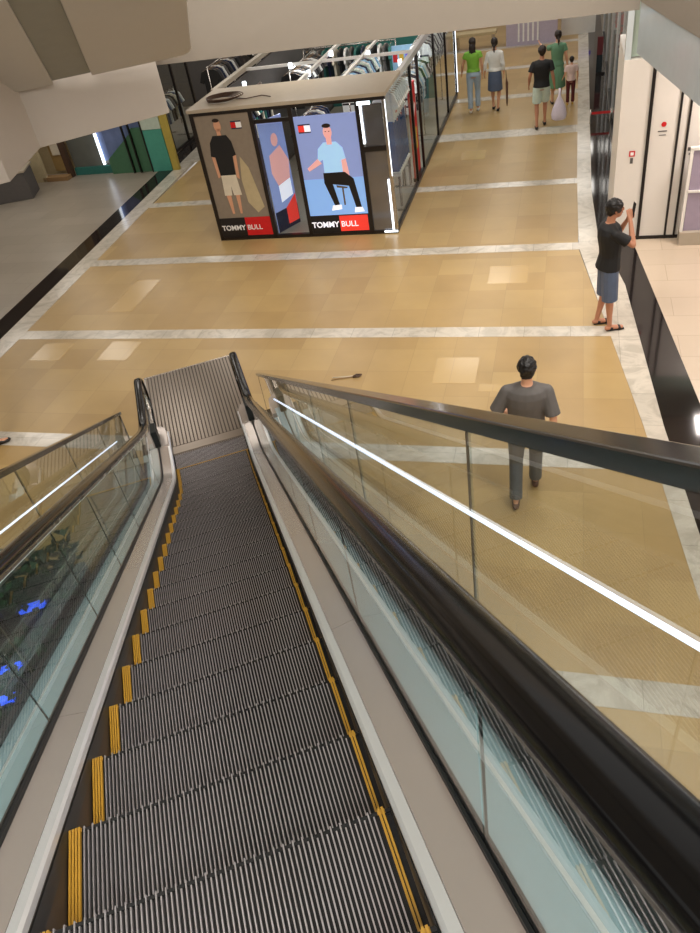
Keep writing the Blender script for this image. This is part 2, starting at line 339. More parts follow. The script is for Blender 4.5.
# comb and landing plate
cb = MB().box(-.455, .455, -.01, .14, -.012, .008, 'plate_steel')
for i in range(33): x = -.43+i*.0269; cb.box(x-.005, x+.005, -.035, 0, -.008, .003, 'plate_steel')
cb.build('comb_plate', esc)
lp = MB(); lp.box(-.64, .64, .14, 1.97, -.01, .006, 'plate_groove')
for i in range(29): x = -.63+i*.045; lp.box(x-.0145, x+.0145, .145, 1.965, .004, .0115, 'plate_steel')
lp.build('landing_plate', esc)
MB().box(-.66, .66, 1.965, 1.985, -.01, .013, 'steel').box(-.66, -.64, .3, 1.97, -.01, .013, 'steel').box(.64, .66, .3, 1.97, -.01, .013, 'steel').build('plate_frame', esc)
NY = .42
for s in (-1, 1):
    q = lambda sec: [(s*u, v) for u, v in sec]
    Y2 = YI+[.2, NY]
    MB().sheet(q([(.445, -.5), (.445, .055), (.455, .055), (.455, -.5)]), YI+[.12], Gb, 'skirt_steel').build('skirt_panel', esc)
    MB().sheet(q([(.4405, -.03), (.4405, .03), (.447, .03), (.447, -.03)]), YI, Gb, 'gasket').build('skirt_brush', esc)
    MB().sheet(q([(.4425, .04), (.4425, .066), (.452, .074), (.478, .076), (.478, .04)]), Y2, Gb, 'alu_trim').build('trim_profile', esc)
    Ys = [[-9.3, -8.2], [-8.2, -7.22], [-7.22, -5.7], [-5.7, -4.0], [-4.0, -3, -2, -1.5]]
    for seg in Ys: MB().sheet(q([(.479, .03), (.479, .078), (.575, .098), (.575, .03)]), [seg[0]+.001]+seg[1:-1]+[seg[-1]-.001], Gb, 'steel_deck').build('deck_panel', esc)
    MB().sheet(q([(.479, .03), (.479, .078), (.575, .098), (.575, .03)]), [-1.499]+[y for y in Y2 if y > -1.5], Gb, 'steel_deck').build('deck_panel', esc)
    MB().sheet(q([(.576, .02), (.576, .115), (.583, .122), (.583, .02)]), Y2, Gb, 'gasket').build('glass_gasket', esc)
    MB().sheet(q([(.603, .02), (.603, .105), (.690, .105), (.690, .02)]), Y2[:-1], Gb, 'steel_outer').sheet(q([(.6915, .02), (.6915, .105), (.778, .105), (.778, .02)]), Y2[:-2], Gb, 'steel_outer').build('outer_deck', esc)
    MB().sheet(q([(.686, .10), (.686, .109), (.696, .109), (.696, .10)]), Y2[:-2], Gb, 'alu_trim').build('deck_seam', esc)
    MB().sheet(q([(.597, .02), (.597, .112), (.603, .112), (.603, .02)]), Y2, Gb, 'gasket').build('glass_gasket', esc)
    # truss side, standing on the floor at the foot
    sec = [(.455, .03), (.80, .03)]
    ring = []
    for y in YI+[.35]:
        lo = max(.0, Gb(y)-.75); hi = Gb(y)+.02
        ring.append([(s*.462, y, lo), (s*.80, y, lo), (s*.80, y, hi), (s*.462, y, hi)])
    MB().loft(ring, 'rail_steel').build('side_cladding', esc)
    # newel body at the foot: low rounded skirt around the handrail inlet
    pl = [(s*.46, .1), (s*.46, .40), (s*.49, .50), (s*.56, .55), (s*.66, .54), (s*.72, .46), (s*.74, .3), (s*.74, .1)]
    MB().prism(pl, 0, .10, 'steel_deck').build('newel_base', esc, bevel=.008)
    MB().box(s*.592-.045, s*.592+.045, .08, .30, .10, .33, 'gasket').build('handrail_inlet', esc, bevel=.015)
    # glass panels with open joints
    J = [-9.3, -8.15, -6.93, -5.74, -4.75, -3.9, -2.9, -1.95, -1.0]
    for a, b in zip(J, J[1:]):
        MB().sheet(q([(.584, .05), (.584, .76), (.596, .76), (.596, .05)]), [a+.003, (a+b)/2, b-.003], Gb, 'glass_clear').build('glass_panel', esc)
    for b in J[1:]: MB().box(s*.59-.002, s*.59+.003, b-.002, b+.002, Gb(b)+.1, Gb(b)+.76, 'gasket').build('joint_seal', esc)
    # last glass panel follows the newel curve
    pts = [(-.997, .05)] + [(y, .05) for y in (-.7, -.54, -.3, 0, .3)] + [(.50+.225*math.sin(t), .545-.225*math.cos(t)+0.0) for t in [PI*k/10 for k in range(2, 11)]] + [(.2, .77), (-.2, .77), (-.4, .77), (-.54, .765), (-.7, .76), (-.997, .76)]
    P = [(y, (Gb(y) if y < -.2 else 0)+v) for y, v in pts]; n = len(P)
    MB().add([(s*.584, y, z) for y, z in P]+[(s*.596, y, z) for y, z in P], [tuple(range(n))]+[tuple(range(n, 2*n))[::-1]]+[(i, (i+1) % n, n+(i+1) % n, n+i) for i in range(n)], 'glass_clear').build('glass_panel', esc)
    # handrail path (y, z)
    R = .27; path = [(y, Gb(y)+.80) for y in YI[:-1]]+[(0, .80), (.3, .80)]
    path += [(.50+R*math.sin(t), .80-R+R*math.cos(t)) for t in [PI*k/14 for k in range(0, 13)]]
    path += [(.42, .27), (.24, .25)]
    def sweep(sec, m, name):
        rings = []
        for i, (y, z) in enumerate(path):
            a = path[max(i-1, 0)]; b = path[min(i+1, len(path)-1)]
            ty, tz = b[0]-a[0], b[1]-a[1]; l = math.hypot(ty, tz); ty /= l; tz /= l; ny, nz = -tz, ty
            rings.append([(s*(.59+u), y+ny*v, z+nz*v) for u, v in sec])
        return MB().loft(rings, m).build(name, esc, smooth=True)
    sweep([(-.045, -.018), (-.045, .0), (-.036, .013), (-.018, .019), (0, .021), (.018, .019), (.036, .013), (.045, 0), (.045, -.018), (.034, -.024), (-.034, -.024)], 'rubber_black', 'handrail')
    g = sweep([(-.024, -.045), (-.024, -.023), (.024, -.023), (.024, -.045)], 'steel', 'handrail_guide')
    MB().sheet(q([(.574, .742), (.574, .752), (.583, .752), (.583, .742)]), YI[:-3], Gb, 'edge_glow' if s < 0 else 'steel').build('glass_top_line', esc)  # left line glows in place of light refracted at the glass edge, no lamp
    # guard: glass wall with box rail and light strip, its own thing
    side = 'right' if s > 0 else 'left'
    gr = tag(empty('glass_guardrail'), 'clear glass guard with grey top rail and white light strip, %s of the escalator' % side, 'railing')
    ge = .12 if s > 0 else -.32
    top = 1.04 if s > 0 else 1.05
    zt = lambda y: T2*max(-y-.542, -.62 if s < 0 else -.75)
    def rl(sec, ys, m): return MB().loft([[(s*u, y, T2*(-y-.542)+v) for (u, v) in sec] for y in ys], m)
    rl([(.775, top+.004), (.775, top+.042), (.822, top+.042), (.822, top+.004)], [-9.3, ge], 'rail_steel').build('top_rail', gr, bevel=.004)
    gj = [-9.3, -8.0, -6.42, -5.2, -4.12, -2.95, -1.7, ge-.02]
    for a, b in zip(gj, gj[1:]):
        ys = [a+.003, b-.003] if b < -1 else [a+.003, -1.0, -.75, -.6, -.5, -.4, b]
        MB().loft([[(s*.794, y, Gb(y)+.03), (s*.794, y, T2*(-y-.542)+top+.002), (s*.806, y, T2*(-y-.542)+top+.002), (s*.806, y, Gb(y)+.03)] for y in ys], 'glass_guard').build('glass_panel', gr)
    for b in gj[1:-1]: MB().box(s*.8-.0062, s*.8-.002, b-.0035, b+.0035, Gb(b)+.05, T2*(-b-.542)+top, 'seal').build('joint_seal', gr)
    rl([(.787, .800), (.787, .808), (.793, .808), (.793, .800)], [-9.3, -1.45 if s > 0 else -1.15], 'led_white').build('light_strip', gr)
    MB().sheet([(s*u, v) for u, v in [(.752, .10), (.752, .128), (.779, .128), (.779, .10)]], YI[:-1], Gb, 'gasket').build('base_channel', gr)
    MB().box(s*.8-.008, s*.8+.008, ge-.02, ge-.005, .03, T2*(-ge-.542)+top, 'rail_steel').build('end_post', gr)

# ---------------------------------------------------------------- more colours
def cm(name, rgb, rough=.6, **k): return mat(name, rgb, rough, **k)
for nme, c in dict(navy=(24, 34, 66), denim=(84, 98, 124), denim_light=(168, 190, 210), denim_blue=(38, 84, 140), cloth_white=(228, 228, 224), cloth_black=(20, 20, 22), cloth_red=(204, 38, 40),
                   cloth_grey=(92, 88, 86), cloth_darkgrey=(70, 68, 70), cloth_green=(128, 186, 64), cloth_sage=(104, 148, 116), cloth_mint=(206, 222, 208), cloth_pink=(226, 200, 192), cloth_brown=(96, 66, 50),
                   cloth_khaki=(188, 172, 136), cloth_teal=(46, 112, 104), cloth_cream=(220, 210, 190), shoe_dark=(24, 20, 20), shoe_white=(225, 222, 215), cloth_yellow=(206, 170, 60), cloth_maroon=(92, 30, 36), cloth_sky=(150, 190, 220),
                   trouser_grey=(96, 98, 100), wood=(150, 118, 80), wood_dark=(80, 58, 44), poster_taupe=(138, 126, 112), poster_red=(205, 22, 28), poster_blue=(120, 140, 190), letter_white=(240, 240, 240),
                   green_board=(72, 118, 88), teal_board=(84, 170, 150), yellow_board=(196, 176, 84), gold=(170, 140, 88), foliage=(34, 72, 40), foliage_dark=(20, 46, 30), soil=(40, 30, 24), lilac=(186, 176, 196)).items():
    cm(nme, c, .7 if nme.startswith('cloth') else .5, noise=.12, scale=14)
mat('screen_blue', (120, 140, 190), .3, emit=(140, 150, 200), es=.5); mat('screen_floor', (130, 170, 225), .3, emit=(120, 165, 225), es=.55); mat('screen_skin', (225, 170, 160), .3, emit=(225, 160, 160), es=.5); mat('screen_tee', (160, 200, 235), .3, emit=(150, 195, 235), es=.55)
mat('screen_black', (20, 20, 26), .3); mat('screen_red', (225, 60, 50), .3, emit=(230, 55, 45), es=.5); mat('screen_white', (240, 240, 245), .3, emit=(235, 235, 250), es=.6)
mat('window_blue', (112, 130, 176), .15, noise=.5, scale=3); mat('window_grey', (104, 106, 100), .12, noise=.3, scale=2); mat('blue_glow', (60, 110, 255), .3, emit=(40, 90, 255), es=1.6); mat('mirror_grey', (130, 130, 135), .12, .75, noise=.25, scale=4); mat('dark_glass', (40, 48, 52), .06, spec=.8, noise=.3, scale=1.5)
mat('purple_glass', (158, 146, 166), .12, spec=.7, noise=.1); mat('plastic_bag', (222, 212, 226), .3, noise=.12, scale=18); mat('sign_purple', (110, 90, 190), .4, emit=(110, 90, 200), es=.5)

# ---------------------------------------------------------------- people
def ringset(pts, radii, n=12, side=Vector((1, 0, 0))):
    pts = [Vector(p) for p in pts]; out = []
    for i, p in enumerate(pts):
        t = (pts[min(i+1, len(pts)-1)]-pts[max(i-1, 0)]).normalized()
        a = side-t*side.dot(t); a = a.normalized() if a.length > .05 else t.orthogonal().normalized(); b = t.cross(a)
        r0, r1 = radii[i] if isinstance(radii[i], tuple) else (radii[i], radii[i])
        out.append([p+a*r0*math.cos(2*PI*k/n)+b*r1*math.sin(2*PI*k/n) for k in range(n)])
    return out
def limb(b, pts, radii, m, dome=True, n=12):
    b.loft(ringset(pts, radii, n), m)
    if dome:
        for p, r in ((pts[0], radii[0]), (pts[-1], radii[-1])):
            r = r if isinstance(r, tuple) else (r, r); rr = min(r); b.ell(p, (rr, rr, rr), m, n=10, k=6)
def solid(mb, name, parent, voxel, m, smooth=4):
    o = mb.build(name, None); o.data.materials.clear(); o.data.materials.append(MATS[m])
    rm = o.modifiers.new('r', 'REMESH'); rm.mode = 'VOXEL'; rm.voxel_size = voxel; rm.use_smooth_shade = True
    if name == 'hair':
        tx = bpy.data.textures.get('clumps') or bpy.data.textures.new('clumps', 'CLOUDS'); tx.noise_scale = .035; dm = o.modifiers.new('d', 'DISPLACE'); dm.texture = tx; dm.strength = .03; dm.mid_level = .5
    sm = o.modifiers.new('s', 'SMOOTH'); sm.iterations = smooth; sm.factor = .5
    bpy.context.view_layer.update()
    me = bpy.data.meshes.new_from_object(o.evaluated_get(bpy.context.evaluated_depsgraph_get())); me.name = name
    o.modifiers.clear(); o.data = me; me.materials.clear(); me.materials.append(MATS[m]); me.polygons.foreach_set('material_index', [0]*len(me.polygons)); me.polygons.foreach_set('use_smooth', [True]*len(me.polygons))
    o.parent = parent; return o
def lerp(a, b, t): return Vector(a)+(Vector(b)-Vector(a))*t
def person(loc, rotz, h, pose, top, bottom, label, skin='skin', hair='hair_black', shoes='shoe_dark', female=False, longhair=0, voxel=.008, sleeve=.62, sandals=False, headyaw=0.0, lean=None, group=None):
    k = h/1.75; root = tag(empty('person', loc, rotz), label, 'person', group)
    J = dict(pel=(0, 0, .93), chest=(0, .0, 1.28), neck=(0, -.01, 1.485), head=(0, .0, 1.63))
    sw = .165 if female else .188
    for s, nm in ((-1, 'L'), (1, 'R')):
        J.update({'sh'+nm: (s*sw, -.01, 1.395), 'el'+nm: (s*(sw+.055), -.04, 1.13), 'wr'+nm: (s*(sw+.06), .03, .89), 'hip'+nm: (s*.09, 0, .90), 'kn'+nm: (s*.10, .02, .50), 'an'+nm: (s*.10, -.01, .085)})
    J.update(pose); J = {a: Vector(v)*k for a, v in J.items()}
    fem = female; mb = MB(); m = skin
    zz = [(.84, .13, .095), (.90, .16, .112), (.97, .155, .105), (1.06, .128 if fem else .142, .092), (1.16, .135 if fem else .15, .10), (1.28, .15 if fem else .168, .112), (1.37, .15 if fem else .172, .105), (1.43, .12 if fem else .14, .085), (1.475, .065, .06)]
    def spine(z):
        t = (z-.93)/(1.485-.93); p = J['pel']/k; nk = J['neck']/k
        return Vector((p.x+(nk.x-p.x)*t, p.y+(nk.y-p.y)*t+.012*math.sin(t*5), z+(p.z-.93)))*k
    mb.loft(ringset([spine(z) for z, a, b in zz], [(a*k, b*k) for z, a, b in zz], 16), m)
    mb.loft(ringset([J['neck']-Vector((0, 0, .04))*k, J['neck']+Vector((0, .0, .03))*k, J['head']-Vector((0, .0, .04))*k], [.06*k, .052*k, .052*k]), m)
    H = Matrix.Rotation(headyaw, 3, 'Z'); hd = J['head']
    def hp(x, y, z): return hd+H @ (Vector((x, y, z))*k)
    mb.ell(hp(0, .005, .02), (.074*k, .093*k, .098*k), m, 16, 12, H)
    mb.ell(hp(0, .038, -.045), (.052*k, .056*k, .06*k), m, 12, 8, H)
    mb.loft(ringset([hp(0, .088, .03), hp(0, .104, .0), hp(0, .108, -.012), hp(0, .09, -.02)], [.007*k, .013*k, .015*k, .012*k], 8), m)
    for s in (-1, 1): mb.ell(hp(s*.077, -.005, 0), (.010*k, .02*k, .032*k), m, 8, 6, H)
    for s, nm in ((-1, 'L'), (1, 'R')):
        sh, el, wr = J['sh'+nm], J['el'+nm], J['wr'+nm]
        limb(mb, [lerp(sh, J['chest'], .25), sh, lerp(sh, el, .35), lerp(sh, el, .8), el], [.055*k, .052*k, .045*k, .038*k, .037*k], m)
        limb(mb, [el, lerp(el, wr, .25), lerp(el, wr, .7), wr], [.037*k, .038*k, .030*k, .025*k], m)
        d = (wr-el).normalized(); acr = Vector((0, 1, 0))-d*d.y; acr = acr.normalized() if acr.length > .1 else Vector((1, 0, 0)); pn = d.cross(acr)*(-s)
        cu = -pn if pn.x*s > 0 else pn   # palm faces the body
        pe = wr+d*.085*k
        mb.loft(ringset([wr, wr+d*.03*k, wr+d*.06*k, pe], [(.024*k, .02*k), (.030*k, .016*k), (.039*k, .015*k), (.040*k, .013*k)], 10, acr), m)
        for i, ln in enumerate((.068, .078, .072, .056)):
            q = pe+acr*(.030-.020*i)*k-d*.006*k; a = q+d*ln*.45*k; bq = a+(d*.75+cu*.55).normalized()*ln*.33*k; cq = bq+(d*.35+cu*.9).normalized()*ln*.28*k
            limb(mb, [q, a, bq, cq], [.0098*k, .0092*k, .0085*k, .0075*k], m, n=8)
        q = wr+d*.025*k+acr*.022*k; a = q+(acr*.8+d*.6)*.035*k; limb(mb, [q, a, a+(d*.9+acr*.2+cu*.3)*.03*k], [.013*k, .011*k, .009*k], m, n=8)
        hip, kn, an = J['hip'+nm], J['kn'+nm], J['an'+nm]
        limb(mb, [hip, lerp(hip, kn, .3), lerp(hip, kn, .8), kn], [.085*k, .078*k, .056*k, .052*k], m)
        limb(mb, [kn, lerp(kn, an, .28), lerp(kn, an, .7), an], [.051*k, .052*k, .036*k, .032*k], m)
        lift = an.z-.085*k; fd = Vector((0, 1, -min(.9, lift*2.2))).normalized(); hl = an+Vector((0, -.035, -.045))*k
        limb(mb, [hl, hl+fd*.07*k+Vector((0, 0, .006))*k, hl+fd*.15*k, hl+fd*.21*k], [(.030*k, .034*k), (.034*k, .036*k), (.042*k, .024*k), (.034*k, .016*k)], m)
    body = solid(mb, 'body', root, voxel, m)
    # face
    for s in (-1, 1):
        MB().ell(hp(s*.03, .088, .02), (.013*k, .006*k, .006*k), 'eye_dark', 8, 6, H).build('eye', root, True)
    MB().ell(hp(0, .095, -.045), (.022*k, .006*k, .006*k), 'lip', 8, 6, H).build('mouth', root, True)
    # hair
    hb = MB().ell(hp(0, -.012, .038), (.092*k, .106*k, .102*k), hair, 16, 12, H).ell(hp(0, -.045, -.01), (.07*k, .06*k, .07*k), hair, 12, 8, H)
    if longhair:
        hb.loft(ringset([hp(0, -.04, .03), hp(0, -.075, -.08), hp(0, -.085, -.2), hp(0, -.09, -.12-longhair)], [(.08*k, .06*k), (.085*k, .05*k), (.08*k, .04*k), (.06*k, .025*k)]), hair) if longhair > .14 else hb.loft(ringset([hp(0, -.1, 0), hp(0, -.13, -.08), hp(0, -.12, -.2)], [.03*k, .03*k, .016*k]), hair)
    solid(hb, 'hair', root, voxel*.9, hair, 2)
    # upper garment
    def trunk(z0, z1, ex):
        out = [];
        for z, a, b in zz:
            if z0-.001 <= z <= z1+.001: out.append((z, a+ex, b+ex))
        return out
    if top:
        gm, z0, ex = top; tb = MB(); tz = [(z0, .165+ex, .12+ex)]+trunk(z0+.03, 1.44, ex)+[(1.475, .085, .075)]
        tb.loft(ringset([spine(z) for z, a, b in tz], [(a*k, b*k) for z, a, b in tz], 16), gm)
        for nm in 'LR':
            sh, el, wr = J['sh'+nm], J['el'+nm], J['wr'+nm]
            limb(tb, [lerp(sh, J['chest'], .3), sh], [.068*k, .060*k], gm); nb = J['neck']-Vector((0, 0, .035))*k; tb.loft(ringset([nb, lerp(nb, sh, .5), sh], [(.07*k, .045*k), (.066*k, .05*k), (.06*k, .058*k)], 12, Vector((0, 1, 0))), gm)
            if sleeve <= 1: tb.loft(ringset([sh, lerp(sh, el, sleeve*.5), lerp(sh, el, sleeve)], [.062*k, .068*k, .076*k]), gm)
            else: tb.loft(ringset([sh, lerp(sh, el, .5), el, lerp(el, wr, .6)], [.062*k, .054*k, .05*k, .042*k]), gm)
        nm_ = {'dress': 'dress'}.get(bottom[0] if bottom else '', 'shirt')
        if bottom[0] == 'dress':
            zs = [(1.0, .15, .115), (.8, .19, .15), (.6, .22, .18), (bottom[2], .24, .2)]
            tb.loft(ringset([spine(z) for z, a, b in zs], [(a*k, b*k) for z, a, b in zs], 16), gm)
        solid(tb, nm_, root, voxel, gm)
    if bottom and bottom[0] != 'dress':
        kind, gm, z1 = bottom; tb = MB(); tz = [(.86, .16, .115), (.90, .175, .128), (.97, .168, .12), (1.04, .152, .11)]
        tb.loft(ringset([spine(z) for z, a, b in tz], [(a*k, b*k) for z, a, b in tz], 16), gm)
        if kind == 'skirt':
            zs = [(1.03, .15, .11), (.9, .178, .135), (.7, .19, .15), (z1, .2, .16)]
            tb.loft(ringset([spine(z) for z, a, b in zs], [(a*k, b*k) for z, a, b in zs], 16), gm)
        else:
            for nm in 'LR':
                hip, kn, an = J['hip'+nm], J['kn'+nm], J['an'+nm]
                if kind == 'shorts':
                    e = lerp(kn, an, .10) if z1 < .5 else lerp(hip, kn, .85)
                    tb.loft(ringset([hip, lerp(hip, kn, .4), e], [.108*k, .108*k, .104*k]), gm)
                else:
                    tb.loft(ringset([hip, lerp(hip, kn, .5), kn, lerp(kn, an, .5), lerp(kn, an, .95)], [.1*k, .085*k, .072*k, .068*k, .068*k]), gm)
                tb.ell(hip, (.1*k, .1*k, .1*k), gm)
        solid(tb, {'pants': 'trousers'}.get(kind, kind), root, voxel, gm)
    # shoes
    for nm in 'LR':
        an = J['an'+nm]; lift = an.z-.085*k; fd = Vector((0, 1, -min(.9, lift*2.2))).normalized(); hl = an+Vector((0, -.04, -.052))*k
        sb = MB()
        if sandals:
            upv = Vector((0, 0, 1)); sb.loft(ringset([hl+Vector((0, 0, -.022))*k, hl+fd*.08*k+Vector((0, 0, -.022))*k, hl+fd*.17*k+Vector((0, 0, -.022))*k, hl+fd*.235*k+Vector((0, 0, -.02))*k], [(.034*k, .012*k), (.036*k, .012*k), (.048*k, .012*k), (.036*k, .011*k)]), shoes)
            for t in (.15, .05): sb.loft(ringset([hl+fd*t*k+Vector((0, 0, .0))*k, hl+fd*(t+.035)*k], [(.047*k, .034*k), (.047*k, .032*k)]), shoes)
        else: limb(sb, [hl, hl+fd*.07*k+Vector((0, 0, .004))*k, hl+fd*.15*k, hl+fd*.215*k], [(.036*k, .038*k), (.040*k, .042*k), (.048*k, .030*k), (.040*k, .022*k)], shoes)
        solid(sb, 'sandal' if sandals else 'shoe', root, voxel*.8, shoes, 2)
    return root
walkA = dict(hipL=(-.09, -.01, .90), knL=(-.10, .02, .50), anL=(-.10, -.16, .10), hipR=(.09, .01, .90), knR=(.10, .17, .52), anR=(.10, .20, .10), elL=(-.27, .0, 1.14), wrL=(-.27, .12, .92), elR=(.25, -.08, 1.14), wrR=(.26, -.08, .90))
person(hw(3.80, -.66), HALL+.05, 1.66, dict(walkA, wrL=(-.20, .17, 1.0), elL=(-.29, -.02, 1.16)), ('cloth_grey', .84, .035), ('pants', 'trouser_grey', 0), 'person in a loose grey tee and grey trousers walking away beside the rail', hair='hair_black', shoes='cloth_brown', sleeve=.95, voxel=.007)
ph = dict(elR=(.23, .21, 1.24), wrR=(.075, .20, 1.50), elL=(-.23, .16, 1.20), wrL=(-.07, .21, 1.44), head=(0, .025, 1.63), anL=(-.11, -.06, .085), anR=(.10, .05, .085))
person(hw(4.61, 2.72), HALL-PI/2+.25, 1.70, ph, ('cloth_black', .88, .036), ('shorts', 'denim', .45), 'person in black tee and denim shorts holding a phone up on the marble border', skin='skin_tan', sandals=True, voxel=.007, sleeve=.7)
phn = MB().box(-.038, .038, -.005, .005, -.08, .08, 'cloth_black').build('mobile_phone', bevel=.004)
R2 = Matrix.Rotation(HALL-PI/2+.25, 4, 'Z'); phn.location = hw(4.61, 2.72)+R2 @ Vector((.035, .235, 1.565)); phn.rotation_euler = (-.1, 0, HALL-PI/2+.25); tag(phn, 'dark mobile phone held up by the person in black tee', 'phone')
wk = dict(walkA)
person(hw(1.84, 13.0), HALL+.05, 1.60, dict(anR=(.09, .10, .10), knR=(.09, .14, .51), anL=(-.09, -.1, .10), elL=(-.26, .02, 1.14), wrL=(-.30, .12, .96)), ('cloth_green', .98, .02), ('pants', 'denim_light', 0), 'person with long dark hair in a green top and pale jeans walking away', hair='hair_brown', shoes='shoe_white', female=True, longhair=.22, voxel=.011, sleeve=.4)
person(hw(2.34, 13.0), HALL, 1.55, dict(anL=(-.06, .1, .10), knL=(-.08, .12, .50), anR=(.07, -.06, .09), elL=(-.25, .0, 1.14), wrL=(-.27, .06, .93)), ('cloth_white', .98, .028), ('skirt', 'denim', .52), 'person with a ponytail in a white blouse and blue denim skirt walking away', hair='hair_brown', female=True, longhair=.1, voxel=.011, sleeve=1.2)
person(hw(3.46, 11.38), HALL+.1, 1.62, dict(anR=(.10, .18, .10), knR=(.10, .17, .52), anL=(-.10, -.12, .09), elL=(-.27, -.04, 1.14), wrL=(-.28, .08, .95), wrR=(.29, .02, .90)), ('cloth_black', .90, .028), ('shorts', 'cloth_mint', .55), 'person in a black tee and pale shorts carrying a white plastic bag', skin='skin_tan', hair='hair_brown', voxel=.011)
person(hw(3.74, 13.15), HALL+.2, 1.53, dict(elL=(-.30, .15, 1.32), wrL=(-.38, .36, 1.42), wrR=(.27, .0, .9)), ('cloth_sage', .95, .022), ('dress', 'x', .42), 'person in a long green dress reaching one arm forward beside a child', hair='hair_brown', female=True, longhair=.1, voxel=.011, sleeve=.5)
person(hw(4.06, 12.95), HALL+.1, 1.02, dict(anR=(.10, .05, .085), wrL=(-.30, .05, 1.0)), ('cloth_pink', .9, .02), ('pants', 'cloth_maroon', 0), 'small child in a pink top and dark trousers', hair='hair_brown', shoes='cloth_yellow', voxel=.009)
person(hw(-3.12, -.2), HALL-.9, 1.72, dict(anR=(.10, .14, .10), knR=(.10, .13, .52), anL=(-.1, -.15, .1)), ('cloth_darkgrey', .88, .03), ('pants', 'cloth_black', 0), 'person at the left edge of the picture, only a dark shoe showing', voxel=.011)
# carried things
bg = MB(); rr = [(.0, .10, .05), (.03, .15, .09), (.12, .165, .10), (.24, .14, .085), (.38, .08, .05), (.48, .03, .02), (.64, .022, .012)]
bg.loft(ringset([(0, 0, z) for z, a, b in rr], [(a, b) for z, a, b in rr], 14), 'plastic_bag')
b_ = bg.build('plastic_bag', smooth=True, loc=hw(3.84, 11.3, .16), rotz=HALL); tag(b_, 'white plastic shopping bag hanging from the hand of the person in pale shorts', 'bag')
um = tag(empty('umbrella', hw(2.62, 12.9, .10), HALL), 'long closed dark umbrella carried beside the person in the denim skirt', 'umbrella')
MB().tube([(0, 0, 0), (0, 0, .08), (0, 0, .5), (-.01, 0, .62)], [.006, .02, .032, .012], 'cloth_brown').build('canopy', um, True); MB().tube([(-.01, 0, .6), (-.02, 0, .78)], .009, 'wood_dark').build('handle', um, True)

# ---------------------------------------------------------------- kiosk shop
KA0, KA1, KB0, KB1, KH = -2.17, 1.24, 6.04, 14.6, 2.3
kio = tag(empty('shop_kiosk', hw(0, 0), HALL), 'open topped clothing shop booth with black frames and lit posters standing on the yellow floor', 'shop')
def kp(name, boxes, lab=None, bevel=0):
    b = MB()
    for x in boxes: b.box(*x)
    return b.build(name, kio, bevel=bevel, label=lab)
for a in (KA0, -1.10, -.40, .74): kp('post', [(a, a+.07, KB0, KB0+.07, 0, 2.20, 'frame_black')])
kp('post', [(KA1-.05, KA1, KB0, KB0+.06, 0, 2.2, 'steel')])
kp('header', [(KA0, KA1, KB0, KB0+.07, 2.20, 2.25, 'frame_black')])
kp('sill', [(KA0, KA1, KB0, KB0+.07, 0, .06, 'frame_black')])
kp('transom', [(-1.03, -.40, KB0+.01, KB0+.05, 2.0, 2.06, 'frame_black')])
kp('transom', [(.81, KA1-.05, KB0+.0, KB0+.05, 1.42, 1.5, 'frame_black')])
kp('roof_canopy', [(KA0-.03, KA1+.02, KB0-.01, KB0+1.33, 2.25, 2.31, 'shop_beige')], bevel=.01)
kp('roof_beam', [(KA0-.1, KA0, KB0+1.33, KB1, 2.22, 2.3, 'shop_beige')]); kp('roof_beam', [(-.64, -.58, KB0+1.33, KB1, 2.22, 2.28, 'white_gloss')]); kp('roof_beam', [(KA1-.06, KA1+.02, KB0+1.33, KB1, 2.2, 2.3, 'alu_trim')])
kp('roof_beam', [(.2, .25, KB0+1.33, KB1, 2.24, 2.28, 'white_gloss')])
kp('roof_beam', [(KA0, KA1, 9.0, 9.05, 2.22, 2.27, 'white_gloss')])
# side wall to the hall
kp('base_rail', [(KA1-.06, KA1, KB0, KB1, 0, .07, 'frame_black')]); kp('base_rail', [(KA0, KA0+.06, KB0, KB1, 0, .07, 'frame_black')])
for b in (8.35, 9.15, 11.2, 12.9, KB1-.06): kp('post', [(KA1-.05, KA1, b, b+.06, .07, 2.2, 'frame_black')])
for b0, b1 in ((KB0+.06, 8.35), (11.26, 12.9), (12.96, KB1-.06), (9.21, 11.2)): kp('side_glass', [(KA1-.03, KA1-.02, b0, b1, .07, 2.2, 'glass_shop')])
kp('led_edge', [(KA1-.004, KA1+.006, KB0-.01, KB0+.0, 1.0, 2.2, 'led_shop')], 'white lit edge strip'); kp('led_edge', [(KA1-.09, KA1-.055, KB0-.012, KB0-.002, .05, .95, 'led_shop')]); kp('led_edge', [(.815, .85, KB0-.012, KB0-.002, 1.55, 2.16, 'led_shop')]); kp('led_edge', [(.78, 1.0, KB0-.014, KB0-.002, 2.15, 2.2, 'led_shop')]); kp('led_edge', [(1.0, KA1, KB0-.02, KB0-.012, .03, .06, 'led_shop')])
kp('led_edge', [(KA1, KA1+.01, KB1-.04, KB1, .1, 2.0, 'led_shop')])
kp('grey_panel', [(.81, KA1-.06, KB0+.02, KB0+.03, .06, 1.42, 'mirror_grey'), (.85, KA1-.06, KB0+.02, KB0+.03, 1.5, 2.15, 'mirror_grey')], 'smoky grey glass panel')
kp('back_wall', [(KA0, KA1-.6, KB1-.06, KB1, 0, 2.3, 'cloth_teal')]); kp('left_wall', [(KA0, KA0+.04, KB0+.07, KB1, .07, 2.2, 'cloth_grey')])
for a, b in ((-1.75, 7.75), (-1.2, 8.9), (-.55, 9.6), (.3, 9.2), (1.1, 8.2), (-.6, 8.1)): kp('spot_light', [(a-.03, a+.03, b-.03, b+.03, 2.2, 2.3, 'led_shop')], 'small white spotlight')
kp('shop_floor', [(KA0+.06, KA1-.06, KB0+.07, KB1-.06, .008, .02, 'grey_stone')])

